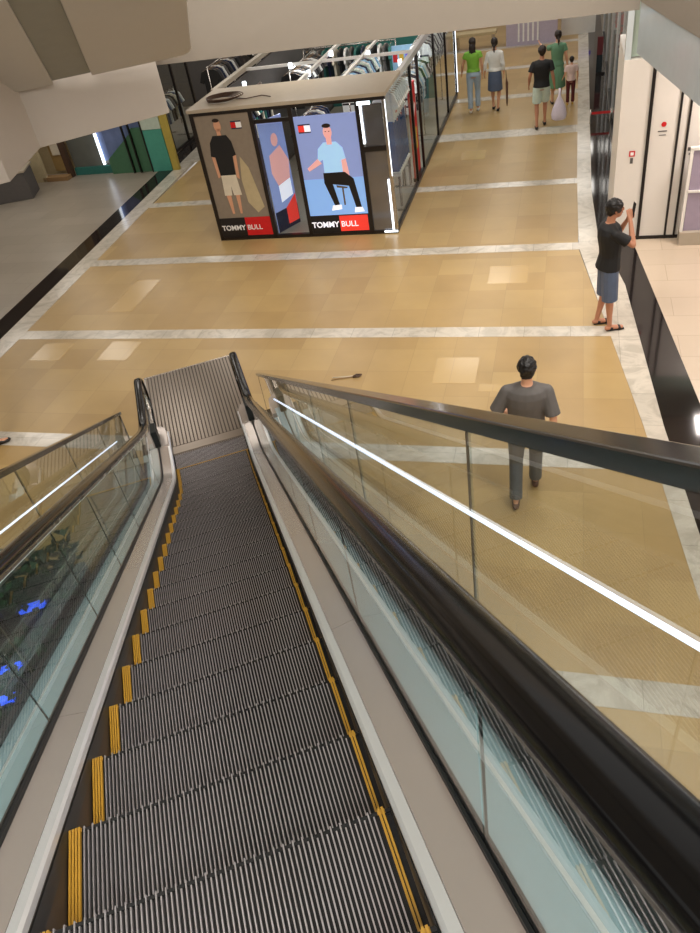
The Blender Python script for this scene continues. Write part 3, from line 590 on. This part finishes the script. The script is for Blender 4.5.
def poly(mb, pts, y, m, t=.003): # flat printed shape facing -y, points (x, z)
    n = len(pts); mb.add([(x, y, z) for x, z in pts]+[(x, y+t, z) for x, z in pts], [tuple(range(n)), tuple(range(n, 2*n))[::-1]]+[(i, (i+1) % n, n+(i+1) % n, n+i) for i in range(n)], m)
def disc(cx, cz, rx_, rz_, n=14): return [(cx+rx_*math.cos(2*PI*i/n), cz+rz_*math.sin(2*PI*i/n)) for i in range(n)]
# left poster: printed figure in black shirt and cream shorts
P1 = empty('poster_stub')  # placeholder removed below
bpy.data.objects.remove(P1)
x0, x1, Y = -2.10, -1.10, KB0+.012
Z = lambda pts: [(x-.03, .5+(z-.5)*1.12) for x, z in pts]
p = MB(); p.box(x0, x1, Y, Y+.02, .06, 2.20, 'poster_taupe')
poly(p, [(x0, .06), (x1, .06), (x1, .42), (x0, .42)], Y-.003, 'screen_black'); poly(p, [(-1.6, .08), (x1, .08), (x1, .42), (-1.6, .42)], Y-.006, 'poster_red')
c = -1.68
poly(p, Z([(c-.12, 1.72), (c+.13, 1.72), (c+.2, 1.62), (c+.23, 1.42), (c+.16, 1.40), (c+.14, 1.12), (c-.15, 1.12), (c-.16, 1.40), (c-.24, 1.42), (c-.2, 1.62)]), Y-.007, 'cloth_black')
poly(p, Z([(c-.14, 1.12), (c+.14, 1.12), (c+.17, .80), (c+.02, .80), (c, .95), (c-.02, .80), (c-.16, .80)]), Y-.006, 'cloth_cream')
for q in ([(c-.23, 1.42), (c-.17, 1.42), (c-.15, 1.1), (c-.2, 1.08)], [(c+.17, 1.42), (c+.23, 1.42), (c+.2, 1.05), (c+.15, 1.08)], [(c-.13, .80), (c-.04, .80), (c-.05, .5), (c-.09, .5)], [(c+.05, .80), (c+.13, .80), (c+.1, .5), (c+.06, .5)], disc(c+.01, 1.86, .065, .09), [(c-.03, 1.70), (c+.04, 1.70), (c+.04, 1.82), (c-.03, 1.82)]): poly(p, Z(q), Y-.0065, 'skin')
poly(p, Z(disc(c+.0, 1.938, .064, .028)), Y-.009, 'hair_brown')
poly(p, [(-1.42, 1.5), (-1.3, 1.3), (-1.16, .6), (-1.3, .5), (-1.45, .7), (-1.48, 1.1)], Y-.004, 'cloth_khaki')
poly(p, [(-1.45, 2.08), (-1.26, 2.08), (-1.26, 1.95), (-1.45, 1.95)], Y-.005, 'navy'); poly(p, [(-1.45, 2.06), (-1.36, 2.06), (-1.36, 1.97), (-1.45, 1.97)], Y-.008, 'poster_red'); poly(p, [(-1.36, 2.06), (-1.26, 2.06), (-1.26, 1.97), (-1.36, 1.97)], Y-.008, 'letter_white')
pl_ = p.build('poster', kio, label='taupe poster of a figure in black shirt and cream shorts')
RX = Matrix.Rotation(PI/2, 4, 'X')
text_mesh('lettering', 'TOMMY', .13, 'letter_white', Matrix.Translation((-1.62, Y-.008, .19)) @ RX, pl_, align='RIGHT', bold=.003); text_mesh('lettering', 'BULL', .13, 'letter_white', Matrix.Translation((-1.58, Y-.008, .19)) @ RX, pl_, align='LEFT', bold=.001)
# right lit screen: seated figure
x0, x1 = -.33, .74
p = MB(); p.box(x0, x1, Y, Y+.03, .06, 2.05, 'screen_blue')
poly(p, [(x0, .38), (x1, .38), (x1, 1.02), (x0, 1.02)], Y-.002, 'screen_floor')
poly(p, [(x0, .06), (x1, .06), (x1, .38), (x0, .38)], Y-.003, 'screen_black'); poly(p, [(.2, .08), (x1-.02, .08), (x1-.02, .36), (.2, .36)], Y-.006, 'screen_red')
c = .22
poly(p, [(c-.1, 1.62), (c+.12, 1.62), (c+.22, 1.52), (c+.25, 1.34), (c+.17, 1.30), (c+.17, 1.10), (c-.16, 1.10), (c-.15, 1.34), (c-.25, 1.30), (c-.21, 1.52)], Y-.005, 'screen_tee')
for q in (disc(c, 1.78, .075, .11), [(c-.04, 1.58), (c+.05, 1.58), (c+.05, 1.74), (c-.04, 1.74)], [(c+.17, 1.32), (c+.25, 1.34), (c+.28, 1.05), (c+.2, .98), (c+.17, 1.05)], [(c-.24, 1.36), (c-.18, 1.28), (c-.42, 1.16), (c-.45, 1.21)]): poly(p, q, Y-.0055, 'screen_skin')
poly(p, disc(c-.005, 1.88, .075, .035), Y-.008, 'hair_brown'); poly(p, disc(c-.03, 1.79, .012, .008), Y-.008, 'hair_brown'); poly(p, disc(c+.03, 1.79, .012, .008), Y-.008, 'hair_brown')
poly(p, [(c-.18, 1.12), (c+.2, 1.12), (c+.34, 1.0), (c+.42, .5), (c+.32, .5), (c+.24, .88), (c-.04, .92), (c+.03, .56), (c-.06, .55), (c-.19, .95)], Y-.006, 'screen_black')
for q in ([(c-.1, .55), (c+.06, .56), (c+.06, .48), (c-.13, .46)], [(c+.3, .5), (c+.43, .5), (c+.46, .42), (c+.28, .41)]): poly(p, q, Y-.006, 'screen_white'); 
poly(p, [(c+.02, .9), (c+.22, .86), (c+.2, .84), (c+.14, .84), (c+.14, .55), (c+.11, .55), (c+.11, .85), (c+.02, .86)], Y-.0045, 'mirror_grey')
poly(p, [(x0+.06, 1.93), (x0+.27, 1.93), (x0+.27, 1.79), (x0+.06, 1.79)], Y-.005, 'navy'); poly(p, [(x0+.06, 1.91), (x0+.165, 1.91), (x0+.165, 1.81), (x0+.06, 1.81)], Y-.008, 'screen_red'); poly(p, [(x0+.165, 1.91), (x0+.27, 1.91), (x0+.27, 1.81), (x0+.165, 1.81)], Y-.008, 'screen_white')
pl_ = p.build('poster', kio, label='glowing blue poster of a seated figure in light blue tee')
text_mesh('lettering', 'TOMMY', .14, 'screen_white', Matrix.Translation((.18, Y-.008, .165)) @ RX, pl_, align='RIGHT', bold=.004); text_mesh('lettering', 'BULL', .14, 'screen_white', Matrix.Translation((.22, Y-.008, .165)) @ RX, pl_, align='LEFT', bold=.001)
# angled poster seen in the doorway, given a glow to brighten it
M = Matrix.Translation((-1.02, KB0+.12, 0)) @ Matrix.Rotation(math.radians(62), 4, 'Z')
p = MB(); p.box(0, .56, 0, .02, .05, 1.98, 'screen_blue'); poly(p, [(0, .05), (.56, .05), (.56, .42), (0, .42)], -.002, 'navy'); poly(p, [(.28, .12), (.55, .12), (.55, .6), (.28, .42)], -.004, 'screen_red')
poly(p, [(.12, 1.4), (.4, 1.5), (.55, 1.2), (.5, .9), (.2, .85), (.1, 1.1)], -.005, 'screen_skin'); poly(p, [(.2, .85), (.5, .9), (.5, .6), (.2, .55)], -.005, 'screen_white'); poly(p, disc(.3, 1.62, .08, .11), -.006, 'screen_skin')
p.v = [tuple(M @ Vector(v)) for v in p.v]; p.build('poster', kio, label='angled poster just inside the doorway')
kp('door_glass', [(-1.02, -.41, KB0+.02, KB0+.03, .07, 1.98, 'glass_shop')])

# garments -------------------------------------------------------------
def garment(c1, c2, w_=.42, hgt=.68, th=.05, kind='shirt'):
    r = tag(empty('hanging_shirt' if kind == 'shirt' else 'hanging_trousers'), 'x', 'clothing')
    b = MB(); n = 5
    if kind == 'shirt':
        prof = [(-.09, 0), (.09, 0), (w_/2, -.05), (w_/2+.09, -.26), (w_/2+.0, -.30), (w_/2-.03, -.2), (w_/2-.03, -hgt), (-w_/2+.03, -hgt), (-w_/2+.03, -.2), (-w_/2, -.30), (-w_/2-.09, -.26), (-w_/2, -.05)]
    else: prof = [(-.16, 0), (.16, 0), (.19, -hgt), (.03, -hgt), (0, -.3), (-.03, -hgt), (-.19, -hgt)]
    k = len(prof)
    b.add([(0-th/2, y, z) for y, z in prof]+[(th/2, y, z) for y, z in prof], [tuple(range(k)), tuple(range(k, 2*k))[::-1]]+[(i, (i+1) % k, k+(i+1) % k, k+i) for i in range(k)], c1)
    if c2:
        for z in (-.22, -.36, -.5): b.box(-th/2-.003, th/2+.003, -w_/2+.028, w_/2-.028, z-.05, z, c2)
    b.build('fabric', r, bevel=.006)
    MB().tube([(0, 0, -.01), (0, 0, .05), (0, .02, .075), (0, .03, .055)], .003, 'steel', 5).tube([(0, -.17, -.03), (0, 0, .01), (0, .17, -.03)], .006, 'wood', 5).build('hanger', r)
    return r
protos = {}
def hang(c1, c2, pos, rot, label, group, kind='shirt', hgt=.68, w_=.42):
    key = (c1, c2, kind, hgt, w_)
    if key not in protos: protos[key] = garment(c1, c2, kind=kind, hgt=hgt, w_=w_); r = protos[key]
    else: r = copy_tree(protos[key])
    r.location = pos; r.rotation_euler = (0, 0, rot); r['label'] = label; r['group'] = group; r['category'] = 'clothing'
    return r
def rack(a, b, z, length, along, label):
    r = tag(empty('clothes_rail', hw(a, b, 0), HALL+(PI/2 if along == 'b' else 0)), label, 'clothes rack')
    MB().tube([(0, 0, z), (length, 0, z)], .014, 'steel').build('rail', r, True)
    for x in (.02, length-.02): MB().tube([(x, 0, .022), (x, 0, z)], .014, 'steel').build('upright', r, True); MB().box(x-.02, x+.02, -.22, .22, .008, .03, 'steel').build('foot', r)
    return r
CN = dict(cloth_white='white', cloth_black='black', navy='navy', cloth_red='red', cloth_grey='grey', cloth_sky='light blue', denim_blue='blue', cloth_cream='cream', cloth_darkgrey='dark grey', cloth_teal='teal', cloth_mint='mint', denim='denim blue')
def fill(a, b, z, length, along, n, cols, place, kind='shirt', hgt=.68, w_=.42):
    rack(a, b, z, length, along, 'steel clothes rail '+place)
    for i in range(n):
        c1, c2 = cols[i % len(cols)]; t = .12+(length-.24)*i/(n-1)
        P = hw(a+(t if along == 'a' else 0), b+(t if along == 'b' else 0), z-.062)
        hang(c1, c2, P, HALL+(PI/2 if along == 'b' else 0)+random.uniform(-.08, .08), '%s%s on the rail %s' % (CN[c1], (' and %s striped shirt' % CN[c2]) if c2 else (' shirt' if kind == 'shirt' else ' long garment'), place), '%s garments on the rail %s' % (CN[c1]+('' if not c2 else ' striped'), place), kind, hgt, w_)
fill(.88, 9.4, 1.75, 1.7, 'b', 16, [('cloth_white', 'navy'), ('cloth_white', None), ('navy', 'cloth_white'), ('cloth_black', None), ('cloth_white', 'cloth_black'), ('cloth_sky', None)], 'behind the red banner in the booth')
fill(.88, 11.4, 1.95, 2.9, 'b', 24, [('cloth_white', 'navy'), ('cloth_black', 'cloth_white'), ('cloth_white', 'cloth_teal'), ('cloth_darkgrey', None), ('cloth_white', 'cloth_black')], 'along the far side glass of the booth')
fill(-1.9, 11.9, 1.95, 2.2, 'a', 16, [('cloth_black', None), ('cloth_white', None), ('cloth_grey', None), ('cloth_teal', None), ('navy', None), ('cloth_cream', None)], 'across the rear of the booth')
fill(-1.5, 9.6, 2.0, 1.9, 'b', 14, [('cloth_black', None), ('cloth_grey', None), ('cloth_white', 'navy'), ('cloth_darkgrey', None)], 'on the left inside the booth')
fill(-.15, 9.0, 2.0, 1.9, 'b', 14, [('cloth_white', 'cloth_black'), ('cloth_sky', None), ('navy', 'cloth_white'), ('cloth_mint', None)], 'in the middle of the booth')
fill(-1.95, 7.6, 1.98, 1.5, 'b', 11, [('navy', None), ('cloth_black', None), ('cloth_cream', None), ('cloth_teal', None)], 'at the front left inside the booth')
fill(-.72, 7.6, 1.6, 1.2, 'b', 8, [('navy', None), ('navy', None), ('cloth_white', None)], 'seen through the booth doorway', hgt=1.1)
fill(-4.1, 11.4, 1.9, 1.6, 'b', 12, [('cloth_black', None), ('cloth_darkgrey', None), ('navy', None), ('cloth_white', None), ('cloth_grey', None)], 'at the shop corner left of the booth', hgt=1.0)
fill(-4.4, 13.2, 2.1, 2.0, 'a', 12, [('cloth_black', None), ('cloth_white', None), ('navy', None), ('cloth_grey', None)], 'behind the booth on the left', hgt=1.1)
# table with blue jeans / display block near the right side
dt = tag(empty('display_table', hw(.62, 7.2), HALL), 'low white display table behind the side glass of the booth', 'table')
MB().box(0, .5, 0, 1.1, .58, .64, 'white_gloss').build('table_top', dt, bevel=.006)
for x in (.03, .47):
    for y in (.04, 1.06): MB().box(x-.02, x+.02, y-.02, y+.02, .022, .58, 'steel').build('leg', dt)
hz = [('denim_blue', 'blue'), ('denim_blue', 'blue'), ('navy', 'navy'), ('denim_blue', 'blue')]
rack(.95, 7.0, 1.62, 1.25, 'b', 'steel clothes rail over the white display table')
for i in range(9): hang('denim_blue', None, hw(.95, 7.1+i*.13, 1.56), HALL+PI/2, 'blue trousers hanging over the white display table', 'blue trousers over the display table', 'trousers', .85)
for i in range(4):
    sk = MB().box(-.17, .17, -.11, .11, 0, .05, ('cloth_white', 'cloth_grey', 'cloth_sky', 'cloth_white')[i]).build('folded_shirt', loc=hw(.86, 7.42+.26*i, .642), rotz=HALL+.0, bevel=.015)
    tag(sk, ('white folded shirt at the near end of the display table', 'grey folded shirt on the display table', 'light blue folded shirt on the display table', 'white folded shirt at the far end of the display table')[i], 'clothing')
# wall of pale hanging white tees (upper right) as rail
fill(.98, 7.05, 2.1, 1.25, 'b', 9, [('cloth_white', None), ('cloth_white', None), ('cloth_white', 'cloth_red')], 'high up behind the near side glass', hgt=.5, w_=.34)
# red banner with yellow
ba = tag(empty('sale_banner', hw(1.16, 8.45), HALL), 'red upright sale banner with a yellow patch inside the booth side glass', 'sign')
MB().box(-.03, 0, .0, .62, .09, 1.75, 'poster_red').build('panel', ba, label='red panel'); MB().box(-.002, .006, .14, .48, .55, .95, 'cloth_yellow').build('patch', ba, label='yellow patch')
q = MB(); q.add([(.004, .12, 1.0), (.004, .3, 1.25), (.004, .42, 1.42), (.004, .5, 1.35), (.004, .34, 1.12), (.004, .22, .97)], [tuple(range(6))], 'letter_white'); q.build('stroke', ba, label='white brush stroke')
MB().box(-.05, .01, .0, .62, .02, .09, 'frame_black').build('foot', ba)
# cable coil on the canopy
cc = MB()
for i in range(5):
    r0 = .22+.02*i; cc.tube([(r0*math.cos(t)*1.1+.02*i, r0*.8*math.sin(t), .012+.012*i) for t in [2*PI*k/28 for k in range(29)]], .009, 'wood_dark', 6)
cc.tube([(.25, 0, .012), (.5, -.1, .012), (.75, .02, .012), (.95, -.12, .012)], .008, 'wood_dark', 6)
tag(cc.build('cable_coil', smooth=True, loc=hw(-1.72, 6.5, 2.312), rotz=HALL), 'dark coil of cable lying on the beige booth canopy', 'cable')
# colourful display sign at the rear of the booth
sg = tag(empty('shop_sign', hw(.15, 11.75, 0), HALL), 'small multicoloured display sign at the rear of the booth', 'sign')
MB().box(0, .85, 0, .03, 1.35, 1.85, 'cloth_sky').build('panel', sg)
for i, c in enumerate(('cloth_red', 'cloth_yellow', 'sign_purple', 'teal_board', 'cloth_red')): MB().box(.08+i*.14, .18+i*.14, -.006, 0, 1.52, 1.72, c).build('colour_block', sg, label='coloured block')
MB().box(.4, .44, 0, .03, .02, 1.35, 'steel').build('post', sg)

# ---------------------------------------------------------------- left shops
struct(hall_obj(MB().box(-14, -4.9, 16.2, 16.3, 0, 3.5, 'cloth_grey'), 'wall_left_back'), 'wall behind the left shops', 'wall')
hb = tag(empty('hoarding', hw(0, 0), HALL), 'green and teal boarded shopfront with a yellow edge standing beside the black floor band', 'shopfront')
MB().add([(a, b, z) for b in (10.35, 10.42) for a, z in ((-6.75, 0), (-5.95, 0), (-5.95, .92), (-6.75, .35))], [(0, 1, 2, 3), (7, 6, 5, 4), (0, 4, 5, 1), (1, 5, 6, 2), (2, 6, 7, 3), (3, 7, 4, 0)], 'green_board').build('board', hb, label='green board'); MB().box(-5.93, -5.62, 10.35, 10.43, 0, 1.0, 'green_board').build('board', hb, label='green board')
MB().box(-5.6, -5.1, 10.3, 10.40, 0, .95, 'teal_board').box(-5.6, -5.1, 10.3, 10.40, .96, 2.4, 'cloth_mint').build('board', hb, label='teal and white board'); MB().box(-5.08, -4.92, 10.3, 10.4, 0, 2.4, 'yellow_board').build('edge_strip', hb, label='yellow strip')
for a in (-6.12, -5.94, -5.61): MB().box(a-.015, a+.015, 10.28, 10.34, 0, 2.4, 'frame_black').build('mullion', hb)
MB().box(-6.75, -5.62, 10.43, 10.45, .3, 2.4, 'window_blue').build('window', hb, label='bluish window')
s2 = tag(empty('shopfront', hw(0, 0), HALL), 'bluish glass shopfront with a bright vertical tube beside the green boards', 'shopfront')
MB().box(-7.85, -6.8, 10.5, 10.54, 0, 2.6, 'window_grey').build('window', s2); MB().box(-7.0, -6.2, 10.46, 10.5, .3, 2.0, 'poster_blue').build('poster', s2, label='pale blue poster')
MB().box(-6.97, -6.92, 10.4, 10.45, .22, 2.0, 'led_shop').build('light_tube', s2, label='white light tube')
MB().box(-7.85, -6.8, 10.44, 10.5, 0, .18, 'cloth_teal').build('base', s2)
s3 = tag(empty('shop_entrance', hw(0, 0), HALL), 'beige and gold shop entrance left of the bluish shopfront', 'shopfront')
MB().box(-8.95, -8.5, 10.1, 10.2, 0, 2.6, 'cloth_khaki').build('pillar', s3); MB().box(-8.0, -7.87, 10.31, 10.45, 0, 2.6, 'wood_dark').build('pillar', s3); MB().box(-8.5, -8.0, 10.6, 10.64, .1, 2.4, 'gold').build('door_panel', s3); MB().box(-8.6, -7.9, 10.1, 10.3, 0, .1, 'wood').build('step', s3)
MB().box(-9.8, -8.0, 10.7, 10.74, 0, 2.6, 'cloth_khaki').build('back_panel', s3)
MB().box(-8.38, -8.1, 10.52, 10.6, .5, 1.2, 'cloth_cream').build('cream_panel', s3)  # plain cream panel in front of the gold door
ct = [(-9.6, 9.6), (-9.7, 8.2), (-9.9, 6.8), (-8.6, 9.2)]
for i, (a, b) in enumerate(ct):
    d = tag(empty('display_counter', hw(a, b), HALL+.35), ('long pale display counter at the back of the left shop', 'grey display counter in the middle of the left shop', 'display counter nearest the camera in the left shop', 'small display counter beside the beige shop entrance')[i], 'counter')
    MB().box(-.7, .3, -.35, .35, 0, .62, ('cloth_grey', 'cloth_darkgrey', 'cloth_grey', 'cloth_grey')[i]).build('cabinet', d, bevel=.01); MB().box(-.73, .33, -.38, .38, .62, .66, 'shop_beige').build('top', d); MB().box(-.6, .2, -.28, .28, .66, .86, 'glass_shop').build('glass_case', d)
struct(hall_obj(MB().box(-13.9, -13.8, -9, 16.2, 0, 3.5, 'cloth_darkgrey'), 'wall_left_shop'), 'wall of the left shops', 'wall')

# ---------------------------------------------------------------- right: lift wall, glass room, shop glass
lw = struct(hall_obj(MB().box(4.76, 5.76, 5.42, 5.62, 0, 2.56, 'white_paint').box(5.76, 8.0, 5.42, 5.62, 0, 2.56, 'white_paint').box(4.76, 4.86, 5.62, 7.0, 0, 2.56, 'white_paint'), 'wall_right'), 'white panelled wall on the right', 'wall')
for i, a in enumerate((5.14, 5.54, 5.67)): struct(hall_obj(MB().box(a, a+(.045 if i == 0 else .03), 5.40, 5.425, 0, 2.56, 'frame_black'), 'trim_%d' % (22+i)), 'dark vertical gap in the white wall', 'trim')
struct(hall_obj(MB().box(4.86, 6.0, 5.405, 5.425, 0, .05, 'frame_black'), 'baseboard_right'), 'dark base of the white wall', 'baseboard')
struct(hall_obj(MB().box(4.76, 8, 5.5, 5.56, 2.58, 3.52, 'glass_edge'), 'window_1'), 'greenish glass above the white wall', 'window')
struct(hall_obj(MB().box(4.76, 4.84, 5.44, 5.5, 2.56, 3.52, 'frosted_blue'), 'trim_26'), 'post above the white wall', 'trim')
fs = tag(empty('fire_sign', hw(4.97, 5.418, 1.31), HALL), 'small square red framed sign on the white wall left of the first dark gap', 'sign')
MB().box(-.04, .04, -.004, 0, -.04, .04, 'poster_red').build('plate', fs); MB().box(-.022, .022, -.006, -.004, -.022, .022, 'letter_white').build('symbol', fs); MB().box(-.02, .02, -.004, 0, -.14, -.06, 'cloth_grey').build('call_button', fs)
fs = tag(empty('lift_sign', hw(5.36, 5.418, 1.69), HALL), 'round red sign with small grey lines on the panel right of the first dark gap', 'sign')
q = MB(); poly(q, disc(0, 0, .035, .035), -.004, 'poster_red'); q.build('disc', fs); MB().box(-.07, .05, -.003, 0, -.10, -.085, 'cloth_grey').box(-.05, .04, -.003, 0, -.15, -.14, 'cloth_grey').build('small_print', fs)
fs = tag(empty('notice', hw(5.76, 5.418, 1.32), HALL), 'small grey notice on the white wall beside the glass room', 'sign')
MB().box(-.04, .05, -.003, 0, -.02, .03, 'cloth_grey').box(-.02, .05, -.003, 0, -.08, -.05, 'cloth_grey').build('print', fs)
gr = tag(empty('glass_room', hw(5.73, 5.12), HALL), 'purple tinted glass enclosure with white frame on a beige base at the right edge', 'shopfront')
MB().box(0, 2.2, 0, .2, 0, .20, 'shop_beige').build('base', gr, bevel=.004); MB().box(.05, 2.2, .08, .1, .2, 1.38, 'purple_glass').build('glass_pane', gr)
MB().box(.0, .04, .05, .12, .2, 1.4, 'white_gloss').build('frame_post', gr); MB().box(0, 2.2, .05, .12, 1.38, 1.42, 'white_gloss').build('frame_rail', gr); MB().box(.02, 2.2, .05, .12, .78, .81, 'white_gloss').build('frame_rail', gr)
# dark glass shopfront running along the hall
sf = tag(empty('glass_shopfront', hw(0, 0), HALL), 'dark glass shopfront along the black floor band beyond the white wall', 'shopfront')
for i, (b0, b1) in enumerate(((7.0, 9.2), (9.26, 11.4), (11.46, 13.8), (13.86, 16.4), (16.46, 20))):
    MB().box(4.93, 4.95, b0, b1, .06, 3.3, 'glass_shop').build('window', sf); MB().box(4.91, 4.97, b1, b1+.06, 0, 3.45, 'alu_trim').build('mullion', sf)
MB().box(4.91, 4.97, 7, 20, 0, .06, 'frame_black').build('base', sf); MB().box(4.91, 4.97, 7, 20, 3.3, 3.5, 'frame_black').build('head', sf)
struct(hall_obj(MB().box(7.5, 7.6, 5.7, 22, 0, 3.5, 'cloth_grey'), 'wall_right_shop'), 'back wall of the glass fronted shop', 'wall')
for i, (b, c, c2) in enumerate(((8.2, 'cloth_black', None), (10.2, 'cloth_white', None), (13, 'cloth_red', 'cloth_black'), (15.5, 'cloth_white', 'cloth_grey'))):
    fill(5.25, b, 1.8, 1.3, 'b', 7, [(c, c2), ('cloth_grey', None)], ('nearest behind', 'second behind', 'third behind', 'farthest behind')[i]+' the dark shopfront glass', hgt=.9)
rp = tag(empty('display_board', hw(4.66, 15.4), HALL), 'narrow dark red display board standing on the black band near the far end', 'sign')
MB().box(0, .14, 0, .06, .05, .45, 'dark_glass').build('lower_panel', rp, label='dark lower panel'); MB().box(0, .14, 0, .06, .45, .85, 'cloth_maroon').build('panel', rp, label='dark red panel'); MB().box(0, .22, -.01, .07, 0, .05, 'frame_black').build('foot', rp)
bb = tag(empty('belt_barrier', hw(4.5, 11.35), HALL), 'low barrier with a red belt across the black floor band', 'barrier')
for x in (0, .42): MB().tube([(x, 0, .006), (x, 0, .3)], .018, 'steel').build('post', bb, True)
MB().box(0, .42, -.004, .004, .2, .25, 'cloth_red').build('belt', bb)

# ---------------------------------------------------------------- far end
struct(hall_obj(MB().box(-14, 14, 24, 24.1, 0, 3.5, 'white_paint'), 'wall_far'), 'far wall of the hall', 'wall')
fc = tag(empty('display_counter', hw(2.1, 19.6), HALL), 'lilac display counter with white bars at the far end of the hall', 'counter')
MB().box(0, 1.5, 0, .6, 0, .9, 'lilac').build('cabinet', fc)
for i in range(5): MB().box(.35+.14*i, .40+.14*i, -.02, 0, .1, .9, 'letter_white').build('bar', fc)
fc = tag(empty('shop_sign', hw(3.7, 20.3), HALL), 'low sign with small purple blocks at the far end right', 'sign')
MB().box(0, 1.0, 0, .1, 0, 1.0, 'white_gloss').build('panel', fc)
for i in range(6): MB().box(.1+.14*i, .2+.14*i, -.01, 0, .5, .62, 'sign_purple').build('block', fc)
fc = tag(empty('bench', hw(.6, 19.6), HALL), 'long beige bench at the far end left of the counter', 'bench')
MB().box(-1.2, 1.2, 0, .45, .38, .46, 'cloth_khaki').build('seat', fc, bevel=.01)
for x in (-1.1, 0, 1.1): MB().box(x-.04, x+.04, .05, .4, 0, .38, 'steel').build('leg', fc)

# ---------------------------------------------------------------- small thing on the floor, planter at the left of the escalator
sw = tag(empty('shop_window', hw(0, 0), HALL), 'black framed glass shop window behind the yellow edged board, clothes inside', 'shopfront')
for b in (10.75, 11.6, 12.5, 13.4): MB().box(-5.62, -5.56, b, b+.05, 0, 3.0, 'frame_black').build('mullion', sw)
for b in (10.8, 11.65, 12.55): MB().box(-5.60, -5.59, b, b+.8, .06, 3.0, 'glass_shop').build('window', sw)
MB().box(-5.62, -5.56, 10.75, 13.45, 0, .06, 'frame_black').build('sill', sw)
fill(-6.0, 10.9, 1.2, 2.3, 'b', 16, [('cloth_white', None), ('cloth_grey', None), ('cloth_black', None), ('cloth_cream', None), ('denim', None)], 'low behind the black framed shop window', hgt=.6)
fill(-6.6, 10.9, 2.1, 2.6, 'b', 16, [('navy', None), ('cloth_black', None), ('cloth_grey', None), ('cloth_sky', None)], 'high behind the black framed shop window', hgt=.8)
lt = MB()
lt.tube([(0, 0, .006), (.16, .05, .008), (.3, .1, .006)], .006, 'wood', 6).tube([(.0, .06, .006), (.15, .075, .008), (.3, .1, .012)], .006, 'cloth_cream', 6).tube([(.28, .07, .012), (.36, .06, .03), (.38, .12, .02), (.31, .13, .012), (.28, .08, .012)], .012, 'wood_dark', 6)
tag(lt.build('dropped_straw', smooth=True, loc=hw(1.2, 1.4, .003), rotz=HALL), 'small brown dropped scrap with thin stems on the yellow floor', 'litter')
LP3 = ((-1.86, -2.33), (-2.04, -2.98), (-2.06, -3.29))
pt = tag(empty('planter', (-2.35, -3.0, 0)), 'low dark planter full of leafy green shrubs seen through the left glass', 'planter')
MB().box(-1.0, .95, -1.4, 1.15, .012, .38, 'frame_black').build('box', pt, bevel=.01); MB().box(-.95, .9, -1.35, 1.1, .3, .39, 'soil').build('soil', pt)
fo = MB()
for i in range(2200):
    x, y = random.uniform(-.95, .95), random.uniform(.55, 1.2) if i < 1100 else random.uniform(-1.3, .3); hgt = .42+random.random()*(.4 if y > .5 else .1)
    c0 = Vector((x, y, hgt)); d = Vector((random.gauss(0, 1), random.gauss(0, 1), random.gauss(.4, .6))).normalized()*random.uniform(.08, .15); e = d.cross(Vector((0, 0, 1))).normalized()*.035
    fo.add([c0, c0+d*.5+e, c0+d, c0+d*.5-e], [(0, 1, 2, 3)], random.choice(('foliage', 'foliage_dark', 'foliage_dark')))
fo.build('foliage', pt)
for i, (x, y) in enumerate(LP3):
    l = tag(empty('blue_lamp', (x, y, .39)), ('blue glowing lamp block nearest the shrubs', 'blue glowing lamp block in the middle of the planter', 'blue glowing lamp block at the near end of the planter')[i], 'lamp')
    MB().box(-.12, .12, -.03, .03, .03, .09, 'blue_glow').build('lens', l, bevel=.01); MB().box(-.13, .13, -.035, .035, 0, .03, 'frame_black').build('base', l); MB().tube([(.12, 0, .07), (.2, .02, .07), (.24, -.05, .03), (.24, -.15, .01)], .008, 'steel').build('bracket', l, True)
